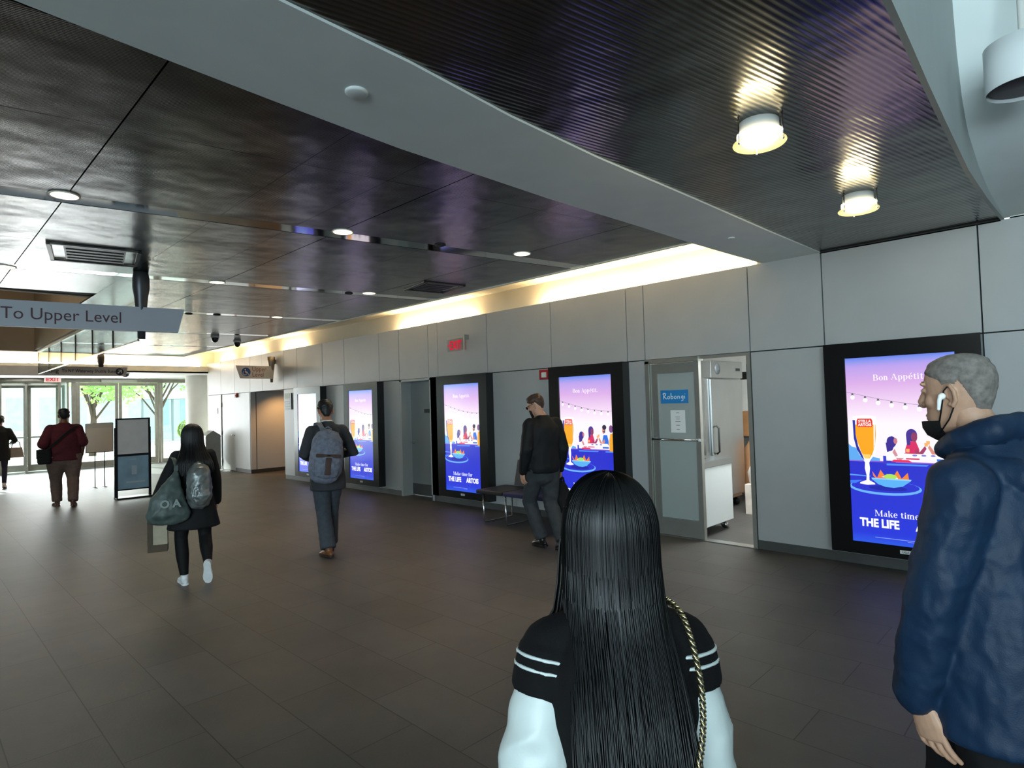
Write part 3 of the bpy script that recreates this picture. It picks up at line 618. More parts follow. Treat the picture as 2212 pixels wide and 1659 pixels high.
def script_lines(line):
    """brush-lettered word as open strokes (x, y lists)"""
    G = {'R': [[(.1, 0), (.16, .95)], [(-.02, .8), (.2, 1), (.45, .9), (.42, .62), (.14, .5), (.3, .3), (.55, .02)]], 'o': [[(.3, .5), (.12, .4), (.1, .1), (.28, .02), (.4, .2), (.36, .45), (.28, .5)]],
         'b': [[(.12, 1.0), (.1, .05)], [(.1, .3), (.3, .5), (.42, .3), (.34, .05), (.1, .05)]], 'n': [[(.1, .5), (.1, .02)], [(.1, .35), (.28, .52), (.36, .35), (.38, .02)]], 'g': [[(.38, .5), (.16, .45), (.12, .15), (.34, .12), (.38, .5), (.36, -.25), (.1, -.3)]], 'i': [[(.1, .5), (.12, .02)], [(.16, .74), (.18, .8)]]}
    out = []; x = 0
    for ch in line:
        for s in G[ch]: out.append([(px+x, py) for px, py in s])
        x += {'R': .62, 'i': .2}.get(ch, .5)
    return out, x
m = MB().use(mat('sticker_blue', '1f7fc4', .5)); m.box((-.001, -.18, 1.605), (.0149, .18, 1.765)); m.use(mat('sticker_white', 'f2f6f8', .5))
ls, w = script_lines('Robongi'); k = .30/w
for l in ls:
    for (xa, ya), (xb, yb) in zip(l, l[1:]): m.tube([(-.002, .15-xa*k, 1.655+ya*.075), (-.002, .15-xb*k, 1.655+yb*.075)], (.0045), 6, ref=(1, 0, 0))
m.build('shop_sticker', None, dr)
m = MB().use(mat('paper', 'e8e8e6', .7)); m.box((.010, -.13, 1.25), (.0149, .06, 1.52)); m.use(mat('paper_ink', '8a8a8c', .7))
for z, a in ((1.49, .04), (1.44, .06), (1.415, .05), (1.385, .07), (1.34, .05), (1.29, .04)): m.box((.009, -.035-a/2, z-.004), (.0101, -.035+a/2, z+.003))
m.build('notice', None, dr)
# counter, fridge, boxes
t = empty('counter_unit', (6.72, 3.42, 0)); tag(t, 'white wheeled counter with a steel top just inside the shop doorway', 'counter')
m = MB(); m.box((0, 0, .12), (.73, 1.2, .82)); m.build('body', mat('white_laminate', 'd9dedd', .45), t)
m = MB(); m.box((-.01, -.012, .82), (.745, 1.2, .90), .006); m.build('worktop', M_steel, t)
m = MB(); m.ell((.25, .25, .905), (.17, .13, .012)); m.build('tray', mat('dark_steel_tray', '7c8080', .3, 1), t)
for x, y in ((.08, .08), (.65, .08), (.08, 1.1), (.65, 1.1)):
    m = MB(); m.tube([(x-.014, y, .045), (x+.014, y, .045)], .045, 14); m.box((x-.02, y-.02, .07), (x+.02, y+.02, .12)); m.build('caster', M_chrome, t)
t = empty('refrigerator', (8.58, 4.0, 0)); tag(t, 'tall stainless steel refrigerator inside the shop doorway', 'refrigerator')
m = MB(); m.box((-.56, .05, .14), (.58, .85, 1.94)); m.box((-.60, .02, .14), (-.46, .05, 1.94)); m.build('body', M_steel, t)
m = MB(); m.box((-.45, -.01, .2), (.58, .05, 1.925), .008); m.build('door', M_steel, t)
m = MB().use(M_steel); m.box((-.47, -.03, 1.94), (.575, .85, 2.19), .006); m.use(M_black); m.box((.34, -.035, 2.05), (.48, -.028, 2.09)); m.build('control_panel', None, t)
m = MB(); m.lathe([(.08, 0), (.08, -.004), (.0001, -.004)], (-.27, -.03, 2.07), 20, 'y'); m.build('badge', mat('badge_grey', '4d5458', .4), t)
m = MB(); m.tube([(-.36, -.02, .85), (-.36, -.06, .88), (-.36, -.06, 1.22), (-.36, -.02, 1.25)], .014, 8); m.build('handle', M_black, t)
for x, y in ((-.48, .12), (.5, .12), (-.48, .78), (.5, .78)):
    m = MB(); m.tube([(x-.02, y, .055), (x+.02, y, .055)], .055, 14); m.box((x-.02, y-.02, .08), (x+.02, y+.02, .15)); m.build('caster', M_black, t)
def carton(loc, s, lb, c='a5764a'):
    t = empty('carton', loc); tag(t, lb, 'box')
    m = MB(); m.box((-s[0]/2, -s[1]/2, 0), (s[0]/2, s[1]/2, s[2]), .004); m.build('box_body', mat('cardboard_'+c, c, .8, noise_s=8), t)
    m = MB(); m.box((-s[0]/2-.001, -.025, s[2]*.55), (s[0]/2+.001, .025, s[2]+.001)); m.build('tape', mat('packing_tape', 'c0a070', .3), t)
b = MB(); b.box((9.74, 3.55, .98), (10.18, 4.6, 1.01)); b.box((9.75, 3.56, 0), (9.79, 3.6, .98)); b.box((9.75, 4.54, 0), (9.79, 4.58, .98)); tag(b.build('shelf_table', M_steel), 'steel table at the back of the kitchen under a brown carton', 'table')
carton((9.96, 4.10, 1.011), (.40, .6, .40), 'brown carton on the steel table behind the shop doorway')
carton((8.62, 3.50, 0), (.42, .36, .42), 'white carton on the kitchen floor beside the doorway', 'd2c6bb')
def sack(loc, r, h, lb, c):
    m = MB(); pr = [(.0001, 0), (r*.9, 0), (r, h*.1), (r*1.02, h*.5), (r*.9, h*.85), (r*.55, h*.97), (.0001, h)]
    m.lathe(pr, (0, 0, 0), 20)
    for v in m.bm.verts: v.co += noise.noise_vector(v.co*7)*.025*(1 if v.co.z > .01 else 0)
    o = m.build('paper_sack', mat('sack_'+c, c, .85, noise_s=7)); o.location = loc; tag(o, lb, 'sack')
sack((8.62, 3.52, .421), .17, .30, 'pale sack lying on the white carton in the shop', 'd9cfc6')
sack((9.50, 3.93, 0), .21, 1.0, 'tall brown paper sack at the right of the shop doorway', 'b08058')
t = empty('leaning_panel', (7.56, 3.60, 0)); tag(t, 'thin white panel leaning behind the wheeled counter', 'panel')
m = MB(); m.box((0, 0, .0), (.05, .24, .42), .004); m.build('board', mat('stained_white', 'cfcdc8', .6, noise_s=5, noise_a=.3), t)

# ------------------------------------------------------------------ bench by the wall
M_seatb = mat('black_upholstery', '1d1c1f', .5, noise_s=30); M_seatn = mat('navy_upholstery', '20264a', .5, noise_s=30); M_grey = mat('grey_felt', '4a4746', .8, noise_s=30)
t = empty('bench', (6.08, 0, 0)); tag(t, 'low upholstered bench with chrome sled legs along the wall under the second screen', 'bench')
for y0, y1, mm in ((5.90, 6.42, M_seatb), (5.35, 5.88, M_seatn), (4.80, 5.33, M_seatn)):
    m = MB(); m.box((-.32, y0, .40), (.28, y1, .455), .015); m.build('seat', mm, t)
for y0, y1 in ((5.80, 6.34),):
    m = MB(); m.prism([(.22, y0-.12, .47), (.26, y0-.12, .47), (.34, y0-.12, .83), (.31, y0-.12, .83)], (0, .50, 0)); m.build('backrest', M_grey, t)
for y in (6.28, 5.84, 5.0):
    m = MB(); m.tube([(.27, y, .40), (.27, y, .03), (.25, y, .012), (-.28, y, .012), (-.30, y, .03), (-.30, y, .40)], .010, 8); m.build('leg', M_chrome, t)
m = MB(); m.box((-.1, 4.82, .375), (.1, 6.4, .40)); m.build('beam', M_black, t)

# ------------------------------------------------------------------ hanging signs
M_sign = mat('sign_panel_grey', 'a7aab2', .5, noise_s=3, noise_a=.03); M_sink = mat('sign_ink_maroon', '4a2c34', .6); M_post = mat('sign_post_dark', '4a4b4e', .4, .5, noise_s=5)
t = empty('hanging_sign', (1.75, 6.97, 0), math.atan(-.19)); tag(t, 'long grey hanging sign reading To Upper Level', 'sign')
m = MB(); m.prism([(-3.2, -.04, 2.75), (.385, -.04, 2.75), (.325, -.04, 2.505), (-3.2, -.04, 2.505)], (0, .06, 0)); m.build('panel', M_sign, t)
m = MB(); put_text(m, 'To Upper Level', .157, (-.165, -.0415, 2.578), (1, 0, 0), (0, 0, 1), 0, 0, 'RIGHT', .93); m.build('lettering', M_sink, t)
m = MB(); m.lathe([(.035, 2.43), (.04, 2.6), (.062, 2.86), (.077, 2.95), (.077, 3.05), (.065, 3.12)], (0, .01, 0), 24); m.build('post', M_post, t)
t = empty('hanging_sign', (3.40, 16.95, 0), math.atan(-.03)); tag(t, 'far hanging sign with a round arrow above the street doors', 'sign')
m = MB(); m.prism([(-4.2, -.04, 2.80), (.54, -.04, 2.80), (.50, -.04, 2.585), (-4.2, -.04, 2.585)], (0, .06, 0)); m.build('panel', mat('sign_panel_beige', 'e0d4c6', .5, noise_s=3), t)
m = MB().use(M_sink); put_text(m, 'Parking', .135, (-1.0, -.0415, 2.655), (1, 0, 0), (0, 0, 1), .0015, 0, 'CENTER', .95); m.build('parking_lettering', None, t); m = MB().use(M_sink); put_text(m, 'To NY Waterway Shuttle Buses', .105, (-.22, -.0415, 2.665), (1, 0, 0), (0, 0, 1), .001, 0, 'CENTER', .78)
m.build('lettering', None, t)
m = MB().use(mat('arrow_disc', '3a3236', .5)); m.lathe([(.085, -.004), (.0001, -.004)], (.37, -.04, 2.69), 24, 'y', cap=False); m.use(mat('sign_white', 'e6e2da', .5))
a, c = Vector((.37-.035, -.046, 2.69-.035)), Vector((.37+.03, -.046, 2.69+.03))
m.poly([a+Vector((-.01, 0, .01)), a+Vector((.01, 0, -.01)), c+Vector((.01, 0, -.01)), c+Vector((-.01, 0, .01))]); m.poly([(.42, -.046, 2.74), (.42, -.046, 2.66), (.40, -.046, 2.66), (.40, -.046, 2.72), (.34, -.046, 2.72), (.34, -.046, 2.74)]); m.build('arrow', None, t)
m = MB(); m.lathe([(.05, 2.8), (.07, 2.93), (.075, 3.02), (.06, 3.11)], (0, -.01, 0), 20); m.build('post', mat('sign_post_brown', '5e5048', .5, noise_s=5), t)
t = empty('hanging_sign', (6.38, 14.55, 0), 0); tag(t, 'small wheelchair sign reading Upper Level over the elevator alcove', 'sign')
m = MB(); m.prism([(-.80, -.03, 2.735), (.10, -.03, 2.735), (.10, -.03, 2.43), (-.70, -.03, 2.43)], (0, .05, 0)); m.build('panel', mat('sign_panel_tan', 'cfc4b8', .5, noise_s=3), t)
m = MB(); put_text(m, 'Upper', .15, (-.42, -.0315, 2.605), (1, 0, 0), (0, 0, 1), 0, 0, 'LEFT', .9); m.build('upper_line', mat('sign_ink_red', '8a4a44', .6), t); m = MB(); put_text(m, 'Level', .15, (-.42, -.0315, 2.475), (1, 0, 0), (0, 0, 1), 0, 0, 'LEFT', .9); m.build('level_line', MATS['sign_ink_red'], t)
m = MB().use(mat('access_blue', '24487e', .5)); cx, cz = -.56, 2.585; m.lathe([(.105, -.003), (.0001, -.003)], (cx, -.03, cz), 28, 'y', cap=False); m.use(MATS['sign_white'])
def flat_stroke(pts, w):
    for (xa, za), (xb, zb) in zip(pts, pts[1:]):
        d = Vector((xb-xa, 0, zb-za)); n = Vector((-d.z, 0, d.x)).normalized()*w/2; A_, B_ = Vector((cx+xa, -.036, cz+za)), Vector((cx+xb, -.036, cz+zb)); m.poly([A_+n, B_+n, B_-n, A_-n])
flat_stroke([(-.02, .03), (-.012, -.015), (.035, -.018), (.05, -.06), (.065, -.055)], .014); flat_stroke([(-.018, .01), (.025, .008)], .012)
flat_stroke([(-.03+.045*math.cos(q), -.03+.045*math.sin(q)) for q in [2.0+i*.4 for i in range(11)]], .011); m.lathe([(.014, -.006), (.0001, -.006)], (cx-.02, -.03, cz+.055), 14, 'y', cap=False); m.build('wheelchair_symbol', None, t)
m = MB(); m.lathe([(.03, 2.34), (.038, 2.45), (.075, 2.75), (.09, 2.85), (.09, 2.97)], (.08, .03, 0), 20); m.box((.08, .0, 2.8), (.19, .06, 2.9)); m.build('post', mat('sign_post_bronze', '8a7c6c', .4, .6, noise_s=5), t)

# ------------------------------------------------------------------ glass smoke curtain round the escalator opening
t = empty('smoke_curtain', (2.2, 8.9, 2.62)); tag(t, 'hanging glass smoke curtain with steel edges beside the escalator opening', 'glass curtain')
m = MB(); m.box((-.006, 0, 0), (.006, 7.85, .47)); m.build('glass', glassmat('curtain_glass', (.80, .88, .86), 0, .8), t)
m = MB(); m.box((-.03, 0, .46), (.03, 7.85, .51)); m.build('top_rail', M_alu, t)
m = MB(); m.box((-.012, 0, -.012), (.012, 7.85, .004)); m.build('bottom_rail', M_alu, t)
for k in range(7):
    m = MB(); m.box((-.010, k*1.305, 0), (.010, k*1.305+.02, .46)); m.build('clip', M_kick, t)

# ------------------------------------------------------------------ trash bin, easel, poster stand
t = empty('trash_bin', (6.24, 18.1, 0)); tag(t, 'grey metal trash bin with a pitched top by the far wall', 'trash bin')
m = MB(); m.box((-.20, -.19, .03), (.20, .19, .94)); m.build('body', mat('bin_grey', '8c8f8f', .4, .3, noise_s=4), t)
m = MB(); m.prism([(-.21, -.2, .94), (.21, -.2, .94), (.19, -.2, 1.0), (.0, -.2, 1.13), (-.19, -.2, 1.0)], (0, .4, 0)); m.build('pitched_top', MATS['bin_grey'], t)
m = MB(); m.box((-.18, -.17, 0), (.18, .17, .03)); m.build('plinth', M_dark, t)
t = empty('sign_easel', (3.29, 16.6, 0), R(4)); tag(t, 'thin-legged easel holding a blank cream notice board', 'easel')
M_blkm = mat('black_metal', '1e1e22', .4, .6, noise_s=9)
m = MB().use(M_blkm); m.box((-.275, -.02, .80), (.275, 0, 1.47)); m.use(mat('cream_paper', 'ece2cf', .7, noise_s=3, noise_a=.04)); m.box((-.262, -.024, .815), (.262, -.0201, 1.46)); m.build('board', None, t)
m = MB(); m.prism([(-.265, -.03, 1.37), (.265, -.03, 1.37), (.262, -.03, 1.485), (-.25, -.03, 1.475)], (0, .008, 0)); m.build('paper_flap', mat('cream_flap', 'd8cfc0', .7), t)
for x in (-.09, .10):
    m = MB(); m.tube([(x, 0, .0), (x, 0, 1.3)], .009, 8); m.tube([(x, -.16, .006), (x, .16, .006)], .007, 6); m.build('leg', M_blkm, t)
t = empty('poster_stand', (3.32, 13.9, 0), R(-3)); tag(t, 'tall dark-framed poster stand with a blue lower poster', 'poster stand')
m = MB(); 
for a, c in (((-.30, -.015, .05), (-.265, .015, 1.585)), ((.265, -.015, .05), (.30, .015, 1.585)), ((-.265, -.015, 1.555), (.265, .015, 1.585)), ((-.265, -.015, .83), (.265, .015, .875)), ((-.265, -.015, .16), (.265, .015, .185))): m.box(a, c)
m.build('frame', M_blkm, t)
m = MB(); m.box((-.265, -.008, .875), (.265, .008, 1.555)); m.build('top_poster', mat('grey_poster', 'd6d6d2', .35, noise_s=4, noise_a=.08), t)
m = MB().use(mat('blue_poster', '86a5b5', .3, noise_s=3, noise_a=.22)); m.box((-.265, -.008, .185), (.265, .008, .83)); m.use(mat('pale_print', 'a9b8bd', .4)); m.box((-.03, -.010, .46), (.06, -.0081, .64)); m.box((-.12, -.010, .30), (.20, -.0081, .33)); m.box((-.05, -.010, .755), (.05, -.0081, .775)); m.build('lower_poster', None, t)
m = MB(); m.box((-.31, -.16, 0), (.31, .16, .03), .006); m.box((-.30, -.03, .03), (-.265, .03, .06)); m.box((.265, -.03, .03), (.30, .03, .06)); m.build('base', M_blkm, t)
for s in (-1, 1):
    m = MB(); m.box((s*.305-.012, .016, .03), (s*.305+.012, .05, 1.40)); m.build('side_post', M_blkm, t)

# ------------------------------------------------------------------ street doors
YF = 23.0
M_fr = mat('anodised_door_frame', '9a968d', .4, .7, noise_s=6)
b = MB(); b.box((-7, YF-.05, 2.70), (8.2, YF+.05, 2.83))
for x0, x1 in ((3.50, 3.56), (3.72, 3.76), (3.84, 3.95), (6.24, 6.32), (6.34, 6.38), (7.9, 8.0), (1.95, 2.13), (.4, .5)): b.box((x0, YF-.05, 0), (x1, YF+.05, 2.71))
b.box((6.38, YF-.03, 0), (7.9, YF+.03, .12)); b.box((-7, YF-.03, 0), (1.95, YF+.03, .12)); struct(b.build('trim_9', M_fr), 'aluminium storefront framing')
b = MB(); b.box((6.38, YF-.006, .12), (7.9, YF+.006, 2.70)); struct(b.build('window_1', M_glass))
b = MB(); b.box((3.56, YF-.006, .0), (3.72, YF+.006, 2.70)); b.box((3.76, YF-.006, 0), (3.84, YF+.006, 2.70)); struct(b.build('window_2', M_glass))
b = MB(); b.box((-7, YF-.006, .12), (.4, YF+.006, 2.70)); b.box((.5, YF-.006, .12), (1.95, YF+.006, 2.70)); struct(b.build('window_3', M_glass))
def street_door(n, x0, x1, lb, hx):
    d = empty('door_%d' % n, ((x0+x1)/2, YF, 0)); struct(d, lb); d['category'] = 'door'; h = (x1-x0)/2
    m = MB(); s = .085; m.box((-h, -.025, .01), (-h+s, .025, 2.69)); m.box((h-s, -.025, .01), (h, .025, 2.69)); m.box((-h+s, -.025, 2.60), (h-s, .025, 2.69)); m.box((-h+s, -.025, .01), (h-s, .025, .2)); m.build('leaf_frame', M_fr, d)
    m = MB(); m.box((-h+s, -.006, .2), (h-s, .006, 2.60)); m.build('glass', M_glass, d)
    m = MB(); m.tube([(hx, -.07, 1.0), (hx, -.07, 1.3)], .014, 8); m.box((hx-.01, -.07, 1.0), (hx+.01, -.02, 1.02)); m.box((hx-.01, -.07, 1.28), (hx+.01, -.02, 1.3)); m.build('handle', M_chrome, d)
street_door(4, 3.96, 5.08, 'left leaf of the glass street doors', .47); street_door(5, 5.10, 6.23, 'right leaf of the glass street doors', -.47)
m = MB(); m.box((4.6, YF-.12, 2.71), (5.6, YF-.05, 2.80)); tag(m.build('door_closer', M_alu), 'long metal door closer above the glass street doors', 'door closer')
t = empty('revolving_door', (2.82, YF+.62, 0)); tag(t, 'glass revolving door with aluminium frames at the far left', 'door')
m = MB(); m.lathe([(.02, 2.66), (.95, 2.66), (.98, 2.68), (.98, 2.84), (.02, 2.84)], n=40); m.build('canopy', M_fr, t)
for k, a in enumerate((-1.72, -.10, 1.45, 3.02)):
    dx, dy = math.cos(a), math.sin(a); w = MB(); q = lambda r, z: (dx*r, dy*r, z); nx, ny = -dy*.022, dx*.022
    def slab(r0, r1, z0, z1, tt=1.0):
        w.prism([(dx*r0+nx*tt, dy*r0+ny*tt, z0), (dx*r1+nx*tt, dy*r1+ny*tt, z0), (dx*r1+nx*tt, dy*r1+ny*tt, z1), (dx*r0+nx*tt, dy*r0+ny*tt, z1)], (-2*nx*tt, -2*ny*tt, 0))
    slab(.02, .09, .01, 2.64); slab(.86, .93, .01, 2.64); slab(.09, .86, .01, .2); slab(.09, .86, 2.56, 2.64); slab(.09, .86, 1.02, 1.06); wing = w.build('wing', M_fr, t)
    w = MB(); slab(.09, .86, .2, 2.56, .2); w.build('wing_glass', M_glass, wing)
for a0, a1 in ((-.75, .55), (2.6, 3.9)):
    w = MB(); w.rings([[(math.cos(q)*.96, math.sin(q)*.96, z) for q in [a0+(a1-a0)*i/14 for i in range(15)]] for z in (.02, 2.66)], False, False, True, closed=False); w.build('drum_glass', M_glass, t)
    for q in (a0, a1):
        w = MB(); w.box((math.cos(q)*.96-.03, math.sin(q)*.96-.03, 0), (math.cos(q)*.96+.03, math.sin(q)*.96+.03, 2.66)); w.build('drum_post', M_fr, t)
t = empty('exit_sign', (3.30, YF-.42, 2.69)); tag(t, 'pale exit sign with red letters over the revolving door', 'sign')
m = MB(); m.box((-.20, -.05, 0), (.20, 0, .13)); m.box((-.02, -.03, .13), (.02, -.01, .14)); m.build('case', mat('exit_case', 'd8b9b0', .5), t)
m = MB(); put_text(m, 'EXIT', .16, (0, -.052, .03), (1, 0, 0), (0, 0, 1), .003); m.build('lettering', emat('exit_red_far', 'e0304a', 1.0), t)

# ------------------------------------------------------------------ the street outside
b = MB(); b.box((-60, 23.2, -.12), (60, 120, -.02)); struct(b.build('ground', mat('pale_paving', 'cfccc4', .8, noise_s=2, noise_a=.06)), 'pale sunlit paving')
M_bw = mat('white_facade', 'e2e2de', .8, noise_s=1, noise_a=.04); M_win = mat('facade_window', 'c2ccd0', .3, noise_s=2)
t = empty('building', (0, 62, 0)); tag(t, 'long white building with dark windows across the street', 'building')
m = MB(); m.box((2, 0, -.1), (60, 8, 12)); m.build('wall', M_bw, t)
for k in range(11):
    m = MB(); m.box((4+k*2.1, -.05, .6), (5.1+k*2.1, .02, 3.2)); m.build('window', M_win, t)
m = MB(); m.box((1.8, -.6, 4.2), (60, 0, 4.7)); m.build('canopy', M_bw, t)
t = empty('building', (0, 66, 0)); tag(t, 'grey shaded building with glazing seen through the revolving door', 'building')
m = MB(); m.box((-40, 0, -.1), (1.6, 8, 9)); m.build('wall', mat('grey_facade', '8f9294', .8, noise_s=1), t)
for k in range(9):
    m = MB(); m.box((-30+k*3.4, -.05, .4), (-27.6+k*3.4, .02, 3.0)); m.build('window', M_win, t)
t = empty('glass_shelter', (11.6, 40, 0)); tag(t, 'white-framed glazed shelter outside right of the street doors', 'shelter')
for k in range(5):
    m = MB(); m.box((-1.6+k*.8, 0, 0), (-1.5+k*.8, .1, 2.5)); m.build('post', mat('shelter_grey', '8e979b', .5), t)
m = MB(); m.box((-1.7, -.2, 2.5), (1.8, 2.4, 2.7)); m.build('roof', M_bw, t)
m = MB(); m.box((-1.6, .04, .1), (1.7, .06, 2.5)); m.build('glass', glassmat('shelter_glass', (.8, .88, .9), 0, .8), t)
def foliage(b, c, r, n, s, rnd):
    for _ in range(n):
        d = Vector((rnd.gauss(0, 1), rnd.gauss(0, 1), rnd.gauss(0, 1))).normalized()*(rnd.random()**.4)
        p = Vector(c)+Vector((d.x*r[0], d.y*r[1], d.z*r[2])); u = Vector((rnd.gauss(0, 1), rnd.gauss(0, 1), rnd.gauss(0, .6))).normalized()*s; w = u.cross(Vector((rnd.gauss(0, 1), rnd.gauss(0, 1), rnd.gauss(0, 1)))).normalized()*s*.6
        b.poly([p-u, p+w, p+u, p-w])
def leafmat(name, c):
    m, nt, bs = nmat(name); N = nt.nodes.new; tr = N('ShaderNodeBsdfTranslucent'); mx = N('ShaderNodeMixShader'); mx.inputs[0].default_value = .5
    bs.inputs['Base Color'].default_value = (*lin(c), 1); bs.inputs['Roughness'].default_value = .6; tr.inputs[0].default_value = (*lin(c), 1)
    nt.links.new(bs.outputs[0], mx.inputs[1]); nt.links.new(tr.outputs[0], mx.inputs[2]); nt.links.new(mx.outputs[0], nt.nodes['Material Output'].inputs[0]); return m
M_leaf = leafmat('spring_leaf', 'b2d684'); M_bark = mat('bark', '5b4c40', .9, noise_s=12)
def tree(x, y, h, r, lb, seed):
    rnd = random.Random(seed); t = empty('tree', (x, y, -.02)); tag(t, lb, 'tree', 'street trees')
    m = MB(); m.tube([(0, 0, 0), (.05, 0, h*.3), (0, .05, h*.62)], [.14, .11, .06], 8)
    tips = []
    for k in range(9):
        a = rnd.random()*6.28; e = Vector((math.cos(a)*r*.75, math.sin(a)*r*.75, h*(.55+.4*rnd.random()))); st = Vector((.03, .02, h*(.28+.25*rnd.random()))); m.tube([st, (st+e)/2+Vector((0, 0, .2)), e], [.05, .035, .015], 6); tips.append(e)
    m.build('trunk', M_bark, t); b = MB()
    for e in tips: foliage(b, e, (r*.5, r*.5, r*.34), 170, .11, rnd)
    foliage(b, (0, 0, h*.85), (r*.8, r*.8, r*.45), 350, .11, rnd); b.build('foliage', M_leaf, t, normals=False)
tree(5.7, 30, 4.8, 1.7, 'leafy street tree behind the left glass door', 1); tree(9.6, 35.5, 5.0, 2.0, 'leafy street tree with visible branches behind the right glass door', 2)
tree(1.6, 33, 5.0, 1.7, 'leafy street tree seen through the revolving door', 3); tree(14.6, 44, 6, 2.2, 'leafy street tree seen through the narrow right pane', 4); tree(-3.4, 34, 5.0, 1.9, 'leafy street tree beyond the left picture edge of the doors', 5)
t = empty('planter_shrub', (8.55, 27.2, -.02)); tag(t, 'round clipped shrub in a teal planter outside the right pane', 'plant')
m = MB(); m.lathe([(.0001, 0), (.24, 0), (.32, .40), (.34, .42), (.34, .46), (.29, .46), (.0001, .43)], n=24); m.build('planter', mat('teal_planter', '2f7f78', .5, noise_s=5), t)
m = MB(); m.tube([(0, 0, .42), (0, 0, .6)], .03, 8); m.build('stem', M_bark, t)
rnd = random.Random(9); m = MB()
for _ in range(1500):
    d = Vector((rnd.gauss(0, 1), rnd.gauss(0, 1), rnd.gauss(0, 1))).normalized(); p = d*(.40+rnd.random()*.05)+Vector((0, 0, .95)); u = d.orthogonal().normalized()*.05; w = d.cross(u).normalized()*.03+d*.02; m.poly([p-u, p+w, p+u, p-w])
m.build('foliage', leafmat('shrub_leaf', 'a4b86a'), t, normals=False)
# parked car across the street
t = empty('car', (2.0, 44, -.02), R(4)); tag(t, 'dark blue parked car seen through the revolving door', 'car')
m = MB(); sec = [(-2.2, .55, .75, .8), (-2.1, .35, .9, .86), (-1.2, .25, 1.0, .88), (-.7, .22, 1.02, .88), (.9, .22, 1.02, .88), (1.8, .28, .95, .86), (2.15, .4, .8, .8)]
m.rings([[(x, -w, z0), (x, w, z0), (x, w, (z0+z1)/2), (x, w*.93, z1), (x, -w*.93, z1), (x, -w, (z0+z1)/2)] for x, z0, z1, w in sec]); m.build('body', mat('car_paint', '3a5a80', .25, .4, coat=.6, noise_s=3), t)
m = MB(); m.rings([[(x, -w, .98), (x, w, .98), (x, w*.82, z1), (x, -w*.82, z1)] for x, z1, w in ((-1.3, 1.0, .82), (-.6, 1.45, .80), (.6, 1.48, .80), (1.6, 1.0, .82))]); m.build('cabin_glass', mat('car_glass', '27323c', .08), t)
for x in (-1.35, 1.35):
    for y in (-.82, .82):
        m = MB(); m.tube([(x, y-.1, .32), (x, y+.1, .32)], .32, 20); m.build('wheel', M_black, t)

# ------------------------------------------------------------------ people: solid forms
def solid(mb, name, m, parent, voxel=.01, smooth=3, disp=None, extra=None):
    """fuse overlapping shapes into one continuous skin, smooth it, add cloth folds; `extra` meshes are joined on"""
    bmesh.ops.recalc_face_normals(mb.bm, faces=mb.bm.faces[:])
    me = bpy.data.meshes.new(name); mb.bm.to_mesh(me); mb.bm.free()
    o = bpy.data.objects.new(name, me); COL.objects.link(o)
    r = o.modifiers.new('r', 'REMESH'); r.mode = 'VOXEL'; r.voxel_size = voxel; r.use_smooth_shade = True
    if smooth: s = o.modifiers.new('s', 'SMOOTH'); s.factor = .5; s.iterations = smooth
    dg = bpy.context.evaluated_depsgraph_get(); nm = bpy.data.meshes.new_from_object(o.evaluated_get(dg))
    o.modifiers.clear(); o.data = nm; bpy.data.meshes.remove(me)
    if disp:
        ns = [v.normal.copy() for v in nm.vertices]
        for v, n in zip(nm.vertices, ns): v.co += n*disp(v.co, n)
    if extra:
        b = bmesh.new(); b.from_mesh(nm)
        for e in extra: b.from_mesh(e)
        b.to_mesh(nm); b.free()
        for e in extra: bpy.data.meshes.remove(e)
    nm.polygons.foreach_set('use_smooth', [True]*len(nm.polygons))
    nm.materials.clear(); nm.materials.append(m); nm.name = name
    o.parent = parent; return o
def solid_mesh(mb, voxel, smooth):
    o = solid(mb, 'form', None, None, voxel, smooth); me = o.data; bpy.data.objects.remove(o); return me
def folds(amp, sc=(9, 9, 4), seed=0, ridge=True):
    off = Vector((seed*3.1, seed*1.7, seed*2.3))
    def f(p, n):
        q = Vector((p.x*sc[0], p.y*sc[1], p.z*sc[2]))+off; a = noise.noise(q); c = noise.noise(q*2.3+off)
        return amp*((1-2*abs(a))*.7+c*.35) if ridge else amp*(a+.4*c)
    return f
HEADS = [(-.120, .016, .070, -.005), (-.114, .030, .082, -.03), (-.100, .042, .089, -.048), (-.08, .052, .089, -.062), (-.05, .060, .0875, -.074), (-.02, .067, .087, -.086), (.015, .0725, .084, -.097), (.045, .0755, .086, -.101), (.075, .071, .079, -.096), (.098, .057, .060, -.080), (.112, .036, .034, -.055), (.119, .012, .006, -.022)]
def head_at(z, grow=0):
    z = max(HEADS[0][0], min(HEADS[-1][0], z))
    for a, c in zip(HEADS, HEADS[1:]):
        if z <= c[0]:
            t = (z-a[0])/(c[0]-a[0]); return [a[i]+(c[i]-a[i])*t for i in range(1, 4)]
def head_matrix(c, yaw=0, pitch=0, roll=0, s=1): return Matrix.Translation(Vector(c)) @ Matrix.Rotation(yaw, 4, 'Z') @ Matrix.Rotation(pitch, 4, 'X') @ Matrix.Rotation(roll, 4, 'Y') @ Matrix.Scale(s, 4)
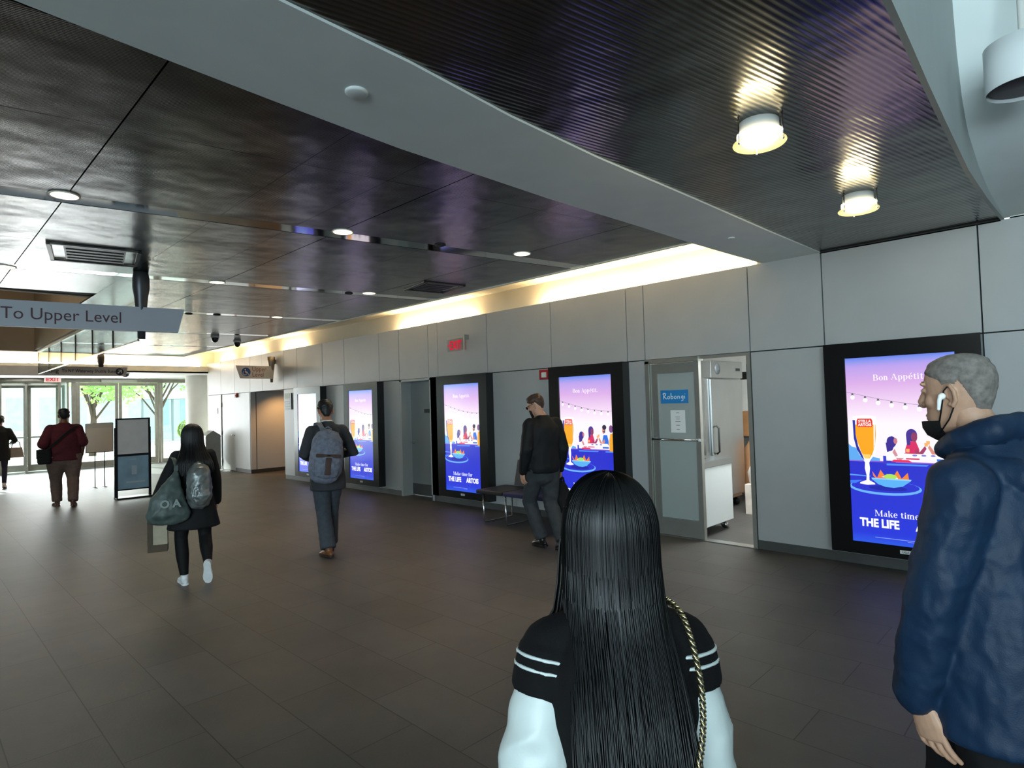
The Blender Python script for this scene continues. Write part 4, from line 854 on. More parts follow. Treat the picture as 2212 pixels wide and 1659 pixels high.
def head_mesh(M, voxel=.004, female=False):
    m = MB(); m.M = M; rs = []
    for z, rx, yf, yb in HEADS:
        yc, ry = (yf+yb)/2, (yf-yb)/2
        rs.append([(rx*math.copysign(abs(math.cos(2*PI*k/32))**.9, math.cos(2*PI*k/32)), yc+ry*math.sin(2*PI*k/32), z) for k in range(32)])
    m.rings(rs)
    m.tube([(0, .078, .038), (0, .092, .012), (0, .104, -.016), (0, .100, -.026)], [.009, .010, .013, .011], 10, rnd=True)       # nose
    for s in (-1, 1):
        m.ell((s*.012, .090, -.024), (.010, .010, .008), 10, 8)                                                                  # nostril wings
        m.ell((s*.030, .076, .040), (.026, .011, .008), 12, 8)                                                                   # brow
        m.ell((s*.040, .056, -.018), (.022, .020, .024), 12, 8)                                                                  # cheek
        m.ell((s*.031, .076, .020), (.0145, .010, .009), 12, 8)                                                                  # lids
        e = Matrix.Translation((s*.076, -.012, -.002)) @ Matrix.Rotation(s*.35, 4, 'Z') @ Matrix.Rotation(-.18, 4, 'X'); k = m.M; m.M = M @ e
        m.tube([(0, .012, -.026), (0, .004, -.034), (0, -.010, -.020), (s*.006, -.018, .006), (s*.006, -.010, .028), (s*.002, .008, .030), (0, .016, .014), (0, .013, -.004)], [.006, .0075, .007, .006, .006, .0055, .005, .005], 8, rnd=True); m.ell((-s*.004, 0, -.002), (.007, .016, .028), 10, 8); m.M = k
    m.ell((0, .086, -.060), (.024, .008, .006), 12, 8); m.ell((0, .085, -.070), (.021, .008, .006), 12, 8)                       # lips
    m.ell((0, .078, -.100), (.022, .014, .014), 12, 8)                                                                           # chin
    me = solid_mesh(m, voxel, 6 if voxel < .0032 else 3); return me
def hair_cap(name, M, m_, parent, t=.010, front=.070, side=.035, back=-.085, seed=1, rough=.002, top=1.0):
    """short hair: a skin over the scalp that thins out at the hairline"""
    b = MB(); b.M = M; NA, NZ = 96, 72; vr = {}
    def line(a):
        s_, c_ = math.sin(a), math.cos(a)
        return front+(side-front)*max(0, min(1, (1-s_)*1.35)) if s_ > .25 else (side-.015 if s_ > -.25 else back+(side-back)*max(0, min(1, (s_+.95)/.7)))
    for j in range(NZ+1):
        z = -.10+(.1185+.10)*j/NZ
        rx, yf, yb = head_at(z); yc, ry = (yf+yb)/2, (yf-yb)/2
        for i in range(NA):
            a = 2*PI*i/NA; d = z-line(a); g = max(-.004, min(t, d*.45))*(top if z > .06 else 1)
            p = Vector(((rx+g)*math.cos(a), yc+(ry+g)*math.sin(a), z+(g if z > .09 else 0))); p += Vector((1, 1, 1))*noise.noise(p*70+Vector((seed, 0, 0)))*rough
            vr[i, j] = (b.v(p), d)
    for j in range(NZ):
        for i in range(NA):
            q = [vr[i, j], vr[(i+1) % NA, j], vr[(i+1) % NA, j+1], vr[i, j+1]]
            if min(x[1] for x in q) > -.007: b.f([x[0] for x in q], True)
    b.f([vr[i, NZ][0] for i in range(NA)], True)
    return b.build(name, m_, parent, normals=False)
def hand_mesh(wr, d, nrm, side, curl=.5, s=1.0, spread=.06, thumb=.5):
    """palm, four unequal bent fingers and a thumb; d = towards the fingertips, nrm = the way the palm faces, side = towards the thumb"""
    d = Vector(d).normalized(); nrm = Vector(nrm); nrm = (nrm-d*nrm.dot(d)).normalized(); sd = d.cross(nrm)
    if sd.dot(Vector(side)) < 0: sd = -sd
    wr = Vector(wr); m = MB(); P = lambda a, c, e: wr+d*(a*s)+sd*(c*s)+nrm*(e*s)
    m.tube([P(-.05, 0, 0), P(-.01, 0, 0), P(.02, .002, 0), P(.055, .004, 0), P(.088, .003, .002)], [(.026*s, .021*s), (.027*s, .018*s), (.034*s, .016*s), (.041*s, .015*s), (.038*s, .012*s)], 14, ref=sd, rnd=True)
    m.ell(P(.035, .026, .010), (.016*s, .016*s, .016*s), 10, 8)
    for k, (c, L, r) in enumerate(((.031, .072, .0088), (.0105, .080, .0092), (-.0105, .074, .0088), (-.030, .058, .0078))):
        p = P(.085-abs(c-.01)*.12, c, .002); a = curl*(.55+.12*k); pts = [p-d*.012*s, p]; dirv = d; lat = sd*(spread*(1.2-k*.8))
        for sg, w in ((.45, .75), (.32, 1.0), (.27, .85)):
            ang = a*w; dirv = (dirv*math.cos(ang)+nrm*math.sin(ang)); ax = dirv+lat; p = p+ax.normalized()*L*sg*s; pts.append(p)
            nrm2 = nrm
            # turn the bending plane with the finger
            nrm_new = (nrm-dirv*nrm.dot(dirv)); 
            if nrm_new.length > .05: pass
        m.tube(pts, [r*s, r*s, r*.96*s, r*.9*s, r*.78*s], 9, rnd=True)
    t0 = P(.022, .022, .006); t1 = P(.048, .046, .010+.014*thumb); t2 = P(.074, .052, .014+.028*thumb); t3 = P(.094, .050, .016+.042*thumb)
    m.tube([t0, t1, t2, t3], [.0135*s, .0115*s, .010*s, .0082*s], 9, rnd=True)
    return solid_mesh(m, .0028, 2)
M_skinL = mat('skin_light', 'c09078', .5, noise_s=40, noise_a=.06); M_skinT = mat('skin_tan', 'a8765c', .5, noise_s=40, noise_a=.06); M_skinD = mat('skin_brown', '6b4433', .5, noise_s=40, noise_a=.06)
M_hairk = mat('black_hair', '0d0c0d', .55, noise_s=60); M_hairg = mat('grey_cropped_hair', '77706a', .75, noise_s=55, noise_a=.35, bump=.5, bump_s=600); M_hairb = mat('brown_hair', '4a3325', .6, noise_s=60, noise_a=.25)
def scaled(j, H):
    k = H/1.75; return {n: Vector(p)*k for n, p in j.items()}
J0 = dict(hipL=(-.09, 0, .93), hipR=(.09, 0, .93), kneeL=(-.095, .02, .50), kneeR=(.095, .02, .50), ankL=(-.09, -.01, .085), ankR=(.09, -.01, .085), toeL=(-.10, .16, .03), toeR=(.10, .16, .03),
          shL=(-.165, -.01, 1.395), shR=(.165, -.01, 1.395), elL=(-.22, -.04, 1.11), elR=(.22, -.04, 1.11), wrL=(-.235, .04, .86), wrR=(.235, .04, .86), neck=(0, -.025, 1.49), head=(0, .025, 1.632), pel=(0, 0, .96))
class Person:
    def __init__(s, loc, rz, H, label, pose=None, fat=1.0):
        s.t = empty('person', loc, rz); tag(s.t, label, 'person'); s.k = H/1.75; s.fat = fat
        j = dict(J0); j.update(pose or {}); s.j = scaled(j, H)
    def body(s, skin, head=None, hands=(), voxel=.009, hv=.004):
        j, k, f = s.j, s.k, s.fat; m = MB(); lean = j['neck']-j['pel']
        sp = [j['pel']+lean*t for t in (-.22, 0, .25, .5, .75, .93, 1.0)]
        m.tube(sp, [(r*k*f, q*k*f) for r, q in ((.10, .08), (.150, .10), (.135, .095), (.145, .105), (.160, .11), (.10, .075), (.055, .055))], 20, ref=(1, 0, 0), rnd=True)
        m.tube([j['neck']-Vector((0, .01, .04))*k, j['neck'], j['head']+Vector((0, -.025, -.05))*k, j['head']+Vector((0, -.02, -.01))*k], [.062*k, .056*k, .054*k, .054*k], 16)
        for a in 'LR':
            sh, el, wr, hp, kn, an, to = (j[n+a] for n in ('sh', 'el', 'wr', 'hip', 'knee', 'ank', 'toe'))
            m.tube([j['neck']-Vector((0, 0, .03))*k, sh], [.05*k, .052*k], 12, rnd=True)
            m.tube([sh, sh.lerp(el, .5), el, el.lerp(wr, .4), wr], [.052*k, .046*k, .038*k, .038*k, .026*k], 12, rnd=True)
            m.tube([hp, hp.lerp(kn, .4), kn, kn.lerp(an, .35), an], [.085*k*f, .075*k*f, .053*k, .050*k, .034*k], 14, rnd=True)
            m.tube([an-Vector((0, 0, .04))*k-(to-an).normalized()*.03*k, an.lerp(to, .5), to], [.030*k, .024*k, .016*k], 10, rnd=True)
        ex = [h for h in hands]
        if head: s.M = head_matrix(j['head'], *head, s=k)
        else: s.M = head_matrix(j['head'], s=k)
        ex.append(head_mesh(s.M, hv)); s.b = solid(m, 'body', skin, s.t, voxel, 3, extra=ex); return s.b
    def upper(s, name, m_, sec, arm=(.075, .066, .058, .054, .046), sleeve=1.0, voxel=.011, smooth=4, disp=None, extra=None, delt=.070, arms='LR', trap=.055):
        """jacket, coat or shirt: torso sections (fraction of the spine, half width, half depth, forward shift) plus sleeves"""
        j, k = s.j, s.k; m = MB(); lean = j['neck']-j['pel']
        m.tube([j['pel']+lean*t+Vector((0, yo, 0))*k for t, a, c, yo in sec], [(a*k, c*k) for t, a, c, yo in sec], 28, ref=(1, 0, 0))
        for a in arms:
            sh, el, wr = j['sh'+a], j['el'+a], j['wr'+a]
            m.tube([j['neck']-Vector((0, .0, .045))*k, sh], [trap*k, delt*.86*k], 14, rnd=True)
            pts = [sh, sh.lerp(el, .5), el, el.lerp(wr, .5), wr]; rr = [q*k for q in (delt, *arm[1:])]
            if sleeve < 1: pts = [sh, sh.lerp(el, .4), sh.lerp(el, sleeve)]; rr = [delt*k, arm[0]*k, arm[1]*k]
            m.tube(pts, rr, 16, rnd=True)
        if extra: extra(m)
        return solid(m, name, m_, s.t, voxel, smooth, disp)
    def trousers(s, m_, r=(.105, .092, .073, .068, .062), hips=(.17, .125), top=.06, voxel=.011, disp=None, end=1.0, name='trousers'):
        j, k, f = s.j, s.k, s.fat; m = MB()
        m.tube([j['pel']+Vector((0, 0, -.14))*k, j['pel']+Vector((0, 0, -.05))*k, j['pel']+Vector((0, 0, top))*k], [(hips[0]*.85*k*f, hips[1]*.9*k*f), (hips[0]*k*f, hips[1]*k*f), (hips[0]*.95*k*f, hips[1]*.95*k*f)], 22, ref=(1, 0, 0), rnd=True)
        for a in 'LR':
            hp, kn, an = j['hip'+a], j['knee'+a], j['ank'+a]; an = kn.lerp(an, end)
            m.tube([hp, hp.lerp(kn, .45), kn, kn.lerp(an, .45), an], [q*k*(f if i < 2 else 1) for i, q in enumerate(r)], 18)
        return solid(m, name, m_, s.t, voxel, 3, disp)
    def shoe(s, a, m_, sole=None, fat=1.0, name='shoe'):
        """heel under the ankle, toe towards the toe joint; the sole is a sub-part"""
        j, k = s.j, s.k; an, to = j['ank'+a], j['toe'+a]; d = (to-an); ax = Vector((d.x, d.y, d.z+.055*k)).normalized() if True else d
        up = Vector((0, 0, 1))-ax*ax.z; up.normalize(); h = an-up*.085*k
        P = lambda t, u: h+ax*(t*k)+up*(u*k); w = fat; sd = up.cross(ax)
        m = MB(); m.tube([P(-.062, .035), P(-.045, .040), P(.02, .045), P(.09, .038), P(.15, .028), P(.178, .022)], [(.026*k*w, .026*k), (.034*k*w, .034*k), (.036*k*w, .038*k), (.044*k*w, .030*k), (.040*k*w, .021*k), (.026*k*w, .014*k)], 16, ref=sd, rnd=True)
        m.tube([P(-.01, .04), P(-.014, .105)], [.040*k, .041*k], 14)
        o = solid(m, name, m_, s.t, .006, 2)
        b = MB(); lw = [(-.09, .008), (-.082, .024), (-.055, .034), (.0, .033), (.05, .036), (.10, .045), (.145, .042), (.185, .026), (.198, .008)]
        out = [P(t, 0)+sd*(q*k*w) for t, q in lw]+[P(t, 0)-sd*(q*k*w) for t, q in reversed(lw)]; b.prism(out, up*.020*k); b.build('sole', sole or m_, o); return o
def world_of(t, p): return Matrix.LocRotScale(t.location, t.rotation_euler, None) @ Vector(p)

# ---- long straight hair
def long_hair(name, hc, k, m_, parent, zend, w, back, n=1300, seed=3, rad=.0024, ends=.05, shell=.95, front=100, rg=(.082, .104, .128)):
    """hair parted on top that lies over the skull and hangs down the back; w(z), back(z): half width and depth of the fall"""
    rnd = random.Random(seed); b = MB(); A = R(front); rx, ry, rz = (q*k for q in rg)
    def path(a, r, zl, N=12, Mn=15, jit=0):
        th = a*A; sx, cx = math.sin(th), math.cos(th); y0 = (.045-.085*(1-abs(a)))*k*1.0; pts = []
        for i in range(N):
            f = PI/2*i/(N-1); s_, c_ = math.sin(f), math.cos(f)
            s1, c1 = s_**.9, max(0, c_)**.9; pts.append(hc+Vector((rx*r*sx*s1, -ry*r*cx*s1+y0*(1-s1)-.008*k, rz*r*c1-.006*k)))
        E = pts[-1]
        for i in range(1, Mn):
            t = i/(Mn-1); z = E.z+(zl-E.z)*t; q = min(1, t*1.35); q = q*q*(3-2*q)
            X = hc.x+sx*w(z)*r; Y = back(z)-(r-.9)*.16*k-.022*k*cx*(1-.4*t)+(.030*k*(1-cx))
            pts.append(Vector((E.x+(X-E.x)*q+jit*t*t, E.y+(Y-E.y)*q, z)))
        return pts
    G = 41; vs = []
    for i in range(G): vs.append(path(-1+2*i/(G-1), shell, zend+.03*k))
    b.rings(list(zip(*vs)), False, False, True, closed=False)
    for _ in range(n):
        a = rnd.uniform(-1, 1); cl = noise.noise(Vector((a*9, 0, seed)))*.035; r = shell+.012+rnd.random()*.045+cl
        zl = zend+(rnd.random()**1.5)*ends*k+abs(a)*.02*k
        b.tube(path(a+cl*.4, r, zl, 10, 12, rnd.gauss(0, .013)), [rad*(.5 if q > 19 else 1) for q in range(21)], 4, caps=False)
    return b.build(name, m_, parent, normals=False)

# ================================================================== the people, nearest last
def cloth(name, c, rough=.8, **k): k.setdefault('spec', .25); return mat(name, c, rough, noise_s=k.pop('ns', 25), noise_a=k.pop('na', .12), bump=k.pop('b', .25), bump_s=k.pop('bs', 700), **k)
M_suit = cloth('charcoal_wool', '34363a'); M_suitt = cloth('slate_trouser', '3f454c'); M_blackcloth = cloth('black_cloth', '141415'); M_coat = cloth('black_coat', '17181a', .75)
M_blacksh = mat('black_leather_shoe', '141313', .3, noise_s=20); M_brownsh = mat('tan_leather_shoe', '74482a', .4, noise_s=20)
TORSO = [(-.55, .20, .135, -.01), (-.30, .195, .135, -.005), (0, .185, .130, 0), (.3, .178, .125, 0), (.6, .185, .132, -.005), (.78, .165, .120, -.01), (.92, .10, .085, -.01), (1.04, .072, .070, 0)]
def strap_mesh(m, pts, w, t=.004):
    """flat band through pts: list of (point, across-direction)"""
    rs = []
    for i, (p, a) in enumerate(pts):
        p = Vector(p); a = Vector(a).normalized(); q = Vector(pts[min(i+1, len(pts)-1)][0])-Vector(pts[max(i-1, 0)][0]); n = q.cross(a).normalized()*t; a = a*w/2
        rs.append([p-a-n, p+a-n, p+a+n, p-a+n])
    m.rings(rs, smooth=False)

# ---- 1. far left, half out of the picture
p = Person((1.72, 18.7, 0), R(-8), 1.70, 'person in dark clothes at the left picture edge with a bag on the right forearm', dict(elR=(.29, -.02, 1.14), wrR=(.24, .20, 1.10), kneeL=(-.09, .10, .50), ankL=(-.09, .12, .085), toeL=(-.1, .29, .03), kneeR=(.09, -.02, .50), ankR=(.09, -.20, .12), toeR=(.1, -.04, .03)))
p.body(M_skinD, hands=[hand_mesh(p.j['wrR'], (-.3, 1, -.1), (0, 0, -1), (-1, .2, 0), .7), hand_mesh(p.j['wrL'], (0, .1, -1), (1, 0, 0), (0, 1, 0), .5)], voxel=.012, hv=.006)
p.upper('jacket', M_blackcloth, TORSO, voxel=.014, disp=folds(.006)); p.trousers(cloth('dark_purple_leggings', '1f1c30'), (.095, .080, .058, .055, .045), voxel=.014)
for a in 'LR': p.shoe(a, cloth('pale_sneaker', 'b9a6a6', .6))
hair_cap('hair', p.M, M_hairk, p.t, .022, back=-.09)
t = empty('handbag', world_of(p.t, (.30, .12, .70))); tag(t, 'tan handbag hanging from the forearm at the left picture edge', 'bag'); t.rotation_euler = (0, 0, R(-8)); M_hb = mat('tan_leather', '8f7a66', .5, noise_s=14)
m = MB(); m.prism([(-.17, -.06, 0), (.15, -.06, .0), (.11, -.06, .24), (-.12, -.06, .24)], (0, .12, 0)); m.build('bag_body', M_hb, t)
m = MB(); m.tube([(-.09, 0, .23), (-.07, 0, .36), (0, 0, .40), (.06, 0, .36), (.08, 0, .23)], .009, 8); m.build('handle', M_hb, t)

# ---- 2. heavy man in a red shirt
p = Person((2.19, 13.85, 0), R(-6), 1.79, 'person in a dark red shirt and tan trousers walking towards the doors', dict(elL=(-.31, -.10, 1.12), wrL=(-.25, .12, 1.03), elR=(.28, -.04, 1.12), wrR=(.27, .06, .90), shL=(-.195, -.01, 1.39), shR=(.195, -.01, 1.39),
    hipL=(-.11, 0, .93), hipR=(.11, 0, .93), kneeL=(-.12, .08, .50), ankL=(-.10, .10, .085), toeL=(-.14, .27, .03), kneeR=(.13, -.02, .50), ankR=(.115, -.22, .10), toeR=(.15, -.06, .03)), fat=1.25)
p.body(M_skinD, hands=[hand_mesh(p.j['wrR'], (-.1, .15, -1), (-1, 0, 0), (0, 1, 0), .6, 1.05), hand_mesh(p.j['wrL'], (.5, 1, -.2), (0, 0, -1), (1, 0, 0), .6, 1.05)], voxel=.011, hv=.005)
M_red = cloth('dark_red_cotton', '521f26', .85)
p.upper('shirt', M_red, [(-.26, .255, .205, 0), (0, .25, .20, .01), (.25, .24, .20, .02), (.55, .225, .18, 0), (.78, .19, .14, -.01), (.92, .12, .09, -.01), (1.02, .075, .07, 0)], (.085, .088, .07, .06, .05), sleeve=.92, voxel=.013, disp=folds(.007, (8, 8, 5)), delt=.09)
p.trousers(cloth('tan_trousers', '6f5a50'), (.125, .112, .092, .085, .075), (.165, .135), voxel=.013, disp=folds(.007, (10, 10, 8), 3))
for a in 'LR': p.shoe(a, mat('brown_loafer', '5a3b2c', .4, noise_s=20))
hair_cap('hair', p.M, M_hairk, p.t, .018, back=-.085)
t = empty('shoulder_bag', world_of(p.t, (-.255, -.02, .80))); t.rotation_euler = (0, 0, R(-6)); tag(t, 'black shoulder bag at the left hip of the person in dark red', 'bag')
m = MB(); m.box((-.14, -.17, 0), (.06, .13, .27), .03); m.build('bag_body', M_blackcloth, t); m = MB(); m.box((-.155, -.15, .10), (-.13, .11, .27), .008); m.build('flap', M_blacksh, t)
m = MB(); strap_mesh(m, [((-.02, -.16, .25), (0, 0, 1)), ((.10, -.235, .36), (-.5, 0, 1)), ((.30, -.225, .56), (-.8, 0, 1)), ((.41, -.19, .645), (-1, 0, .8)), ((.45, -.10, .675), (-1, .2, .2))], .045); m.build('strap', M_blackcloth, t)

# ---- 3. man in a suit with a backpack
p = Person((3.46, 6.38, 0), R(-17), 1.76, 'person in a charcoal suit with a grey backpack on one shoulder, head bowed', dict(elL=(-.27, -.06, 1.15), wrL=(-.13, .20, 1.08), elR=(.29, -.05, 1.14), wrR=(.12, .20, 1.12), head=(0, .06, 1.622), neck=(0, -.015, 1.49),
    hipL=(-.08, 0, .93), hipR=(.08, 0, .93), kneeL=(-.05, .03, .50), ankL=(-.035, -.13, .095), toeL=(-.075, .03, .03), kneeR=(.07, .16, .51), ankR=(.06, .22, .085), toeR=(.08, .39, .03)))
p.body(M_skinT, (0, R(-22)), [hand_mesh(p.j['wrL'], (.5, .8, .1), (.4, -.2, 1), (-1, 0, .3), .8), hand_mesh(p.j['wrR'], (-.5, .8, .1), (-.4, -.2, 1), (1, 0, .3), .8)], voxel=.010)
p.upper('suit_jacket', M_suit, [(-.42, .195, .15, -.015), (-.2, .198, .148, -.012), (0, .188, .138, -.005), (.3, .178, .128, 0), (.6, .188, .132, -.005), (.78, .17, .12, -.012), (.92, .105, .088, -.012), (1.02, .070, .068, 0)], disp=folds(.005, (8, 8, 4), 2), delt=.076)
m = MB(); k = p.k; m.lathe([(.064, 0), (.060, .035), (.056, .035), (.058, 0)], p.j['neck']+Vector((0, -.005, .0)), 24, cap=False); m.build('shirt_collar', cloth('white_shirt', 'd8d8d8', .7), p.t)
p.trousers(M_suitt, (.105, .098, .080, .080, .084), disp=folds(.007, (10, 10, 9), 4), end=.99)
for a in 'LR': p.shoe(a, M_brownsh, mat('dark_sole', '2a2019', .7))
hair_cap('hair', p.M, M_hairk, p.t, .015, back=-.10, side=.025)
def backpack(loc, rz, lb, m_, m2, w=.15, d=.11, h=.46, tilt=0, crinkle=.006, strap=None, leather=None, pockets=True):
    t = empty('backpack', loc, rz); t.rotation_euler = (0, tilt, rz); tag(t, lb, 'backpack')
    m = MB(); m.tube([(0, 0, 0), (0, -.01, h*.12), (0, -.015, h*.45), (0, -.005, h*.8), (0, .015, h*.97), (0, .03, h)], [(w*.86, d*.75), (w, d), (w, d), (w*.9, d*.85), (w*.62, d*.5), (w*.25, d*.25)], 22, ref=(1, 0, 0), rnd=True)
    solid(m, 'bag_body', m_, t, .010, 2, folds(crinkle, (14, 14, 12), 5))
    if pockets:
        m = MB(); m.tube([(0, -d*.62, h*.05), (0, -d*.78, h*.2), (0, -d*.72, h*.40)], [(w*.70, .05), (w*.80, .06), (w*.72, .045)], 18, ref=(1, 0, 0), rnd=True); solid(m, 'front_pocket', m_, t, .009, 2, folds(crinkle, (18, 18, 14), 8))
        m = MB(); m.tube([(-w*.72, -d*.83, h*.46), (0, -d*1.12, h*.475), (w*.72, -d*.83, h*.46)], .006, 6); m.build('zip', M_black, t)
    m = MB(); m.tube([(-.04, .03, h*.96), (-.035, .03, h*1.06), (0, .03, h*1.10), (.035, .03, h*1.06), (.04, .03, h*.96)], .008, 8); m.build('top_handle', m2, t)
    if strap:
        m = MB(); strap_mesh(m, strap, .055, .006); m.build('shoulder_strap', m2, t)
    if leather:
        m = MB(); m.box((-w*.75, -d*1.12, h*.42), (w*.75, -d*.9, h*.50), .01); m.box((-.03, -d*1.30, h*.04), (.03, -d*1.0, h*.42), .01); m.build('leather_trim', leather, t)
    return t
M_gcan = cloth('grey_canvas', '6f7482', .8, na=.25); 
backpack(world_of(p.t, (-.085, -.25, .925)), R(-17), 'grey canvas backpack with brown trim on the back of the suited man', M_gcan, cloth('grey_webbing', '6a6d75'), .180, .12, .49, R(6), strap=[((-.03, .05, .42), (1, 0, 0)), ((-.06, .06, .52), (1, 0, 0)), ((-.085, .13, .575), (1, 0, 0)), ((-.095, .22, .565), (1, 0, 0)), ((-.10, .29, .46), (1, 0, 0))], leather=cloth('brown_trim', '4a3a35', .6))

# ---- 4. woman in a black coat
p = Person((2.07, 6.50, 0), R(-12), 1.545, 'person in a black coat and white sneakers with long dark hair and several bags', dict(elL=(-.28, -.05, 1.14), wrL=(-.37, .03, .91), elR=(.225, -.03, 1.11), wrR=(.24, .05, .87), head=(0, .045, 1.622),
    hipL=(-.09, 0, .90), hipR=(.09, 0, .90), kneeL=(-.125, .03, .49), ankL=(-.105, -.06, .085), toeL=(-.12, .11, .03), kneeR=(.115, .03, .50), ankR=(.115, -.20, .215), toeR=(.125, -.155, .05)))
p.body(M_skinL, (0, R(-12)), [hand_mesh(p.j['wrL'], (-.12, .1, -1), (1, 0, 0), (0, 1, 0), 1.2, .9), hand_mesh(p.j['wrR'], (0, .1, -1), (-1, 0, 0), (0, 1, 0), .6, .9)], voxel=.010)
def skirt(m):
    j, k = p.j, p.k; b = j['pel']; m.tube([b+Vector((0, -.01, -.36))*k, b+Vector((0, -.01, -.18))*k, b], [(.275*k, .185*k), (.235*k, .165*k), (.19*k, .14*k)], 28, ref=(1, 0, 0))
p.upper('coat', M_coat, [(-.1, .205, .15, 0), (0, .20, .148, 0), (.3, .185, .135, 0), (.6, .185, .135, -.005), (.78, .165, .125, -.01), (.92, .105, .09, -.01), (1.02, .08, .075, 0)], extra=skirt, disp=folds(.007, (9, 9, 3), 6), arm=(.075, .068, .062, .058, .054))
p.trousers(cloth('black_leggings', '0f0f10', .7), (.095, .085, .068, .068, .042), (.15, .11), top=0, name='leggings')
M_ws = mat('white_sneaker', 'dfe3e6', .5, noise_s=20)
for a in 'LR': p.shoe(a, M_ws, mat('white_rubber', 'e6e8e8', .6, noise_s=30, noise_a=.05), 1.08)
k = p.k; hz = p.j['head'].z
long_hair('hair', p.j['head'], k, M_hairk, p.t, hz-.44*k, lambda z: (.115+.055*min(1, max(0, (hz-.03-z)/.25)))*k, lambda z: (-.10-.075*min(1, max(0, (hz-.05-z)/.20)))*k, 500, 5, .0034, .06, rg=(.112, .122, .138))
M_foil = mat('silver_foil_fabric', '868b8a', .42, .6, noise_s=8, noise_a=.55, bump=.8, bump_s=26)
backpack(world_of(p.t, (.03, -.215, .81)), R(-12), 'small crinkled silver backpack on the back of the woman in the black coat', M_foil, mat('dark_foil', '4a4c4c', .4, .5, noise_s=9), .105, .095, .34, 0, .016)
t = empty('tote_bag', world_of(p.t, (-.22, -.19, .66))); t.rotation_euler = (0, 0, R(-12)); tag(t, 'translucent grey-green tote bag with pale print on the left shoulder of the coated woman', 'bag')
M_tote = mat('grey_green_mesh', '4b5754', .5, noise_s=12, noise_a=.4, bump=.3, bump_s=60)
m = MB(); m.tube([(-.01, 0, 0), (-.01, 0, .05), (-.01, 0, .18), (.03, .01, .32), (.055, .015, .42)], [(.17, .05), (.185, .085), (.15, .075), (.075, .05), (.025, .025)], 22, ref=(1, 0, 0), rnd=True); solid(m, 'bag_body', M_tote, t, .009, 2, folds(.010, (12, 12, 9), 4))
m = MB(); strap_mesh(m, [((.055, .01, .40), (1, 0, 0)), ((.06, .035, .50), (1, 0, 0)), ((.052, .085, .555), (1, 0, 0)), ((.04, .14, .578), (1, 0, 0)), ((.03, .20, .565), (1, 0, 0)), ((.02, .25, .52), (1, 0, 0)), ((.01, .28, .42), (1, 0, 0))], .035); m.build('strap', M_tote, t)
m = MB().use(mat('pale_print_tote', '8d9894', .7)); 
put_text(m, 'O A', .095, (0, -.0895, .125), (1, 0, 0), (0, .12, 1), .004)
m.build('print', None, t)
wl = world_of(p.t, p.j['wrL']+Vector((-.015, .015, -.085)))
t = empty('paper_bag', (wl.x, wl.y, .335)); t.rotation_euler = (0, 0, R(-20)); tag(t, 'small beige and brown paper bag hanging from the hand of the coated woman', 'bag')
m = MB().use(mat('paper_beige', 'b0a38c', .7, noise_s=10)); m.box((-.045, -.055, .07), (.12, .055, .32)); m.use(mat('paper_dark_brown', '4a3d2c', .7, noise_s=10)); m.box((-.046, -.056, 0), (.121, .056, .0699)); m.box((-.047, -.0565, .07), (-.0, .0565, .3205)); m.build('bag_body', None, t)
hz_ = wl.z-.335+.01
for y in (-.04, .04):
    m = MB(); m.tube([(-.01, y, .315), (.005, y*.6, hz_-.03), (.02, 0, hz_), (.045, y*.6, hz_-.03), (.075, y, .315)], .0035, 6); m.build('handle', mat('paper_cord', '8d8069', .7), t)

# ---- 5. man in black by the bench
p = Person((5.20, 4.62, 0), R(-20), 1.765, 'person in a black jacket and dark glasses looking down in front of the second screen', dict(elL=(-.245, -.06, 1.12), wrL=(-.25, .03, .88), elR=(.235, -.05, 1.11), wrR=(.25, .06, .87), head=(-.035, .075, 1.610), neck=(0, -.01, 1.48),
    kneeL=(-.09, .20, .51), ankL=(-.02, .06, .10), toeL=(-.04, .23, .03), kneeR=(.085, .02, .50), ankR=(.08, -.24, .13), toeR=(.09, -.12, .03)))
p.body(M_skinL, (R(38), R(-24)), [hand_mesh(p.j['wrL'], (0, .12, -1), (1, .2, 0), (0, 1, 0), .55), hand_mesh(p.j['wrR'], (0, .1, -1), (-1, 0, 0), (0, 1, 0), 1.3)], voxel=.009, hv=.0035)
p.upper('jacket', cloth('black_bomber', '121316', .7, spec=.25), [(-.20, .180, .135, 0), (-.1, .20, .15, 0), (.1, .198, .148, 0), (.35, .195, .142, -.005), (.6, .20, .145, -.012), (.78, .178, .132, -.018), (.92, .11, .095, -.01), (1.03, .074, .072, 0)], (.08, .073, .066, .060, .045), disp=folds(.008, (8, 8, 7), 7), delt=.080)
p.trousers(cloth('dark_grey_jeans', '35383b'), (.108, .100, .082, .076, .074), disp=folds(.010, (9, 9, 10), 9))
for a in 'LR': p.shoe(a, M_blacksh)
hair_cap('hair', p.M, M_hairb, p.t, .016, back=-.06, seed=5)
m = MB(); m.M = p.M
m.rings([[(x*s_, y, z) for x, y in ((-.056, .052), (-.045, .083), (0, .108), (.045, .083), (.056, .052))] for z, s_ in ((-.018, 1), (-.05, 1.12), (-.085, 1.05), (-.112, .75))], False, False, True, closed=False); m.build('face_mask', cloth('black_mask', '101012', .7), p.t)
m = MB(); m.M = p.M
for s_ in (-1, 1):
    m.ell((s_*.034, .100, .016), (.028, .005, .020), 14, 8); m.tube([(s_*.062, .092, .022), (s_*.078, .04, .022), (s_*.080, -.01, .020)], .0022, 6)
m.tube([(-.008, .105, .022), (.008, .105, .022)], .0025, 6); m.build('glasses', mat('dark_lens', '0c0c0e', .1), p.t)
wr = world_of(p.t, p.j['wrR']+Vector((0, .015, -.09))); t = empty('carry_bag', wr); t.rotation_euler = (0, 0, R(-35)); tag(t, 'limp black carry bag held in the right hand of the man in black', 'bag')
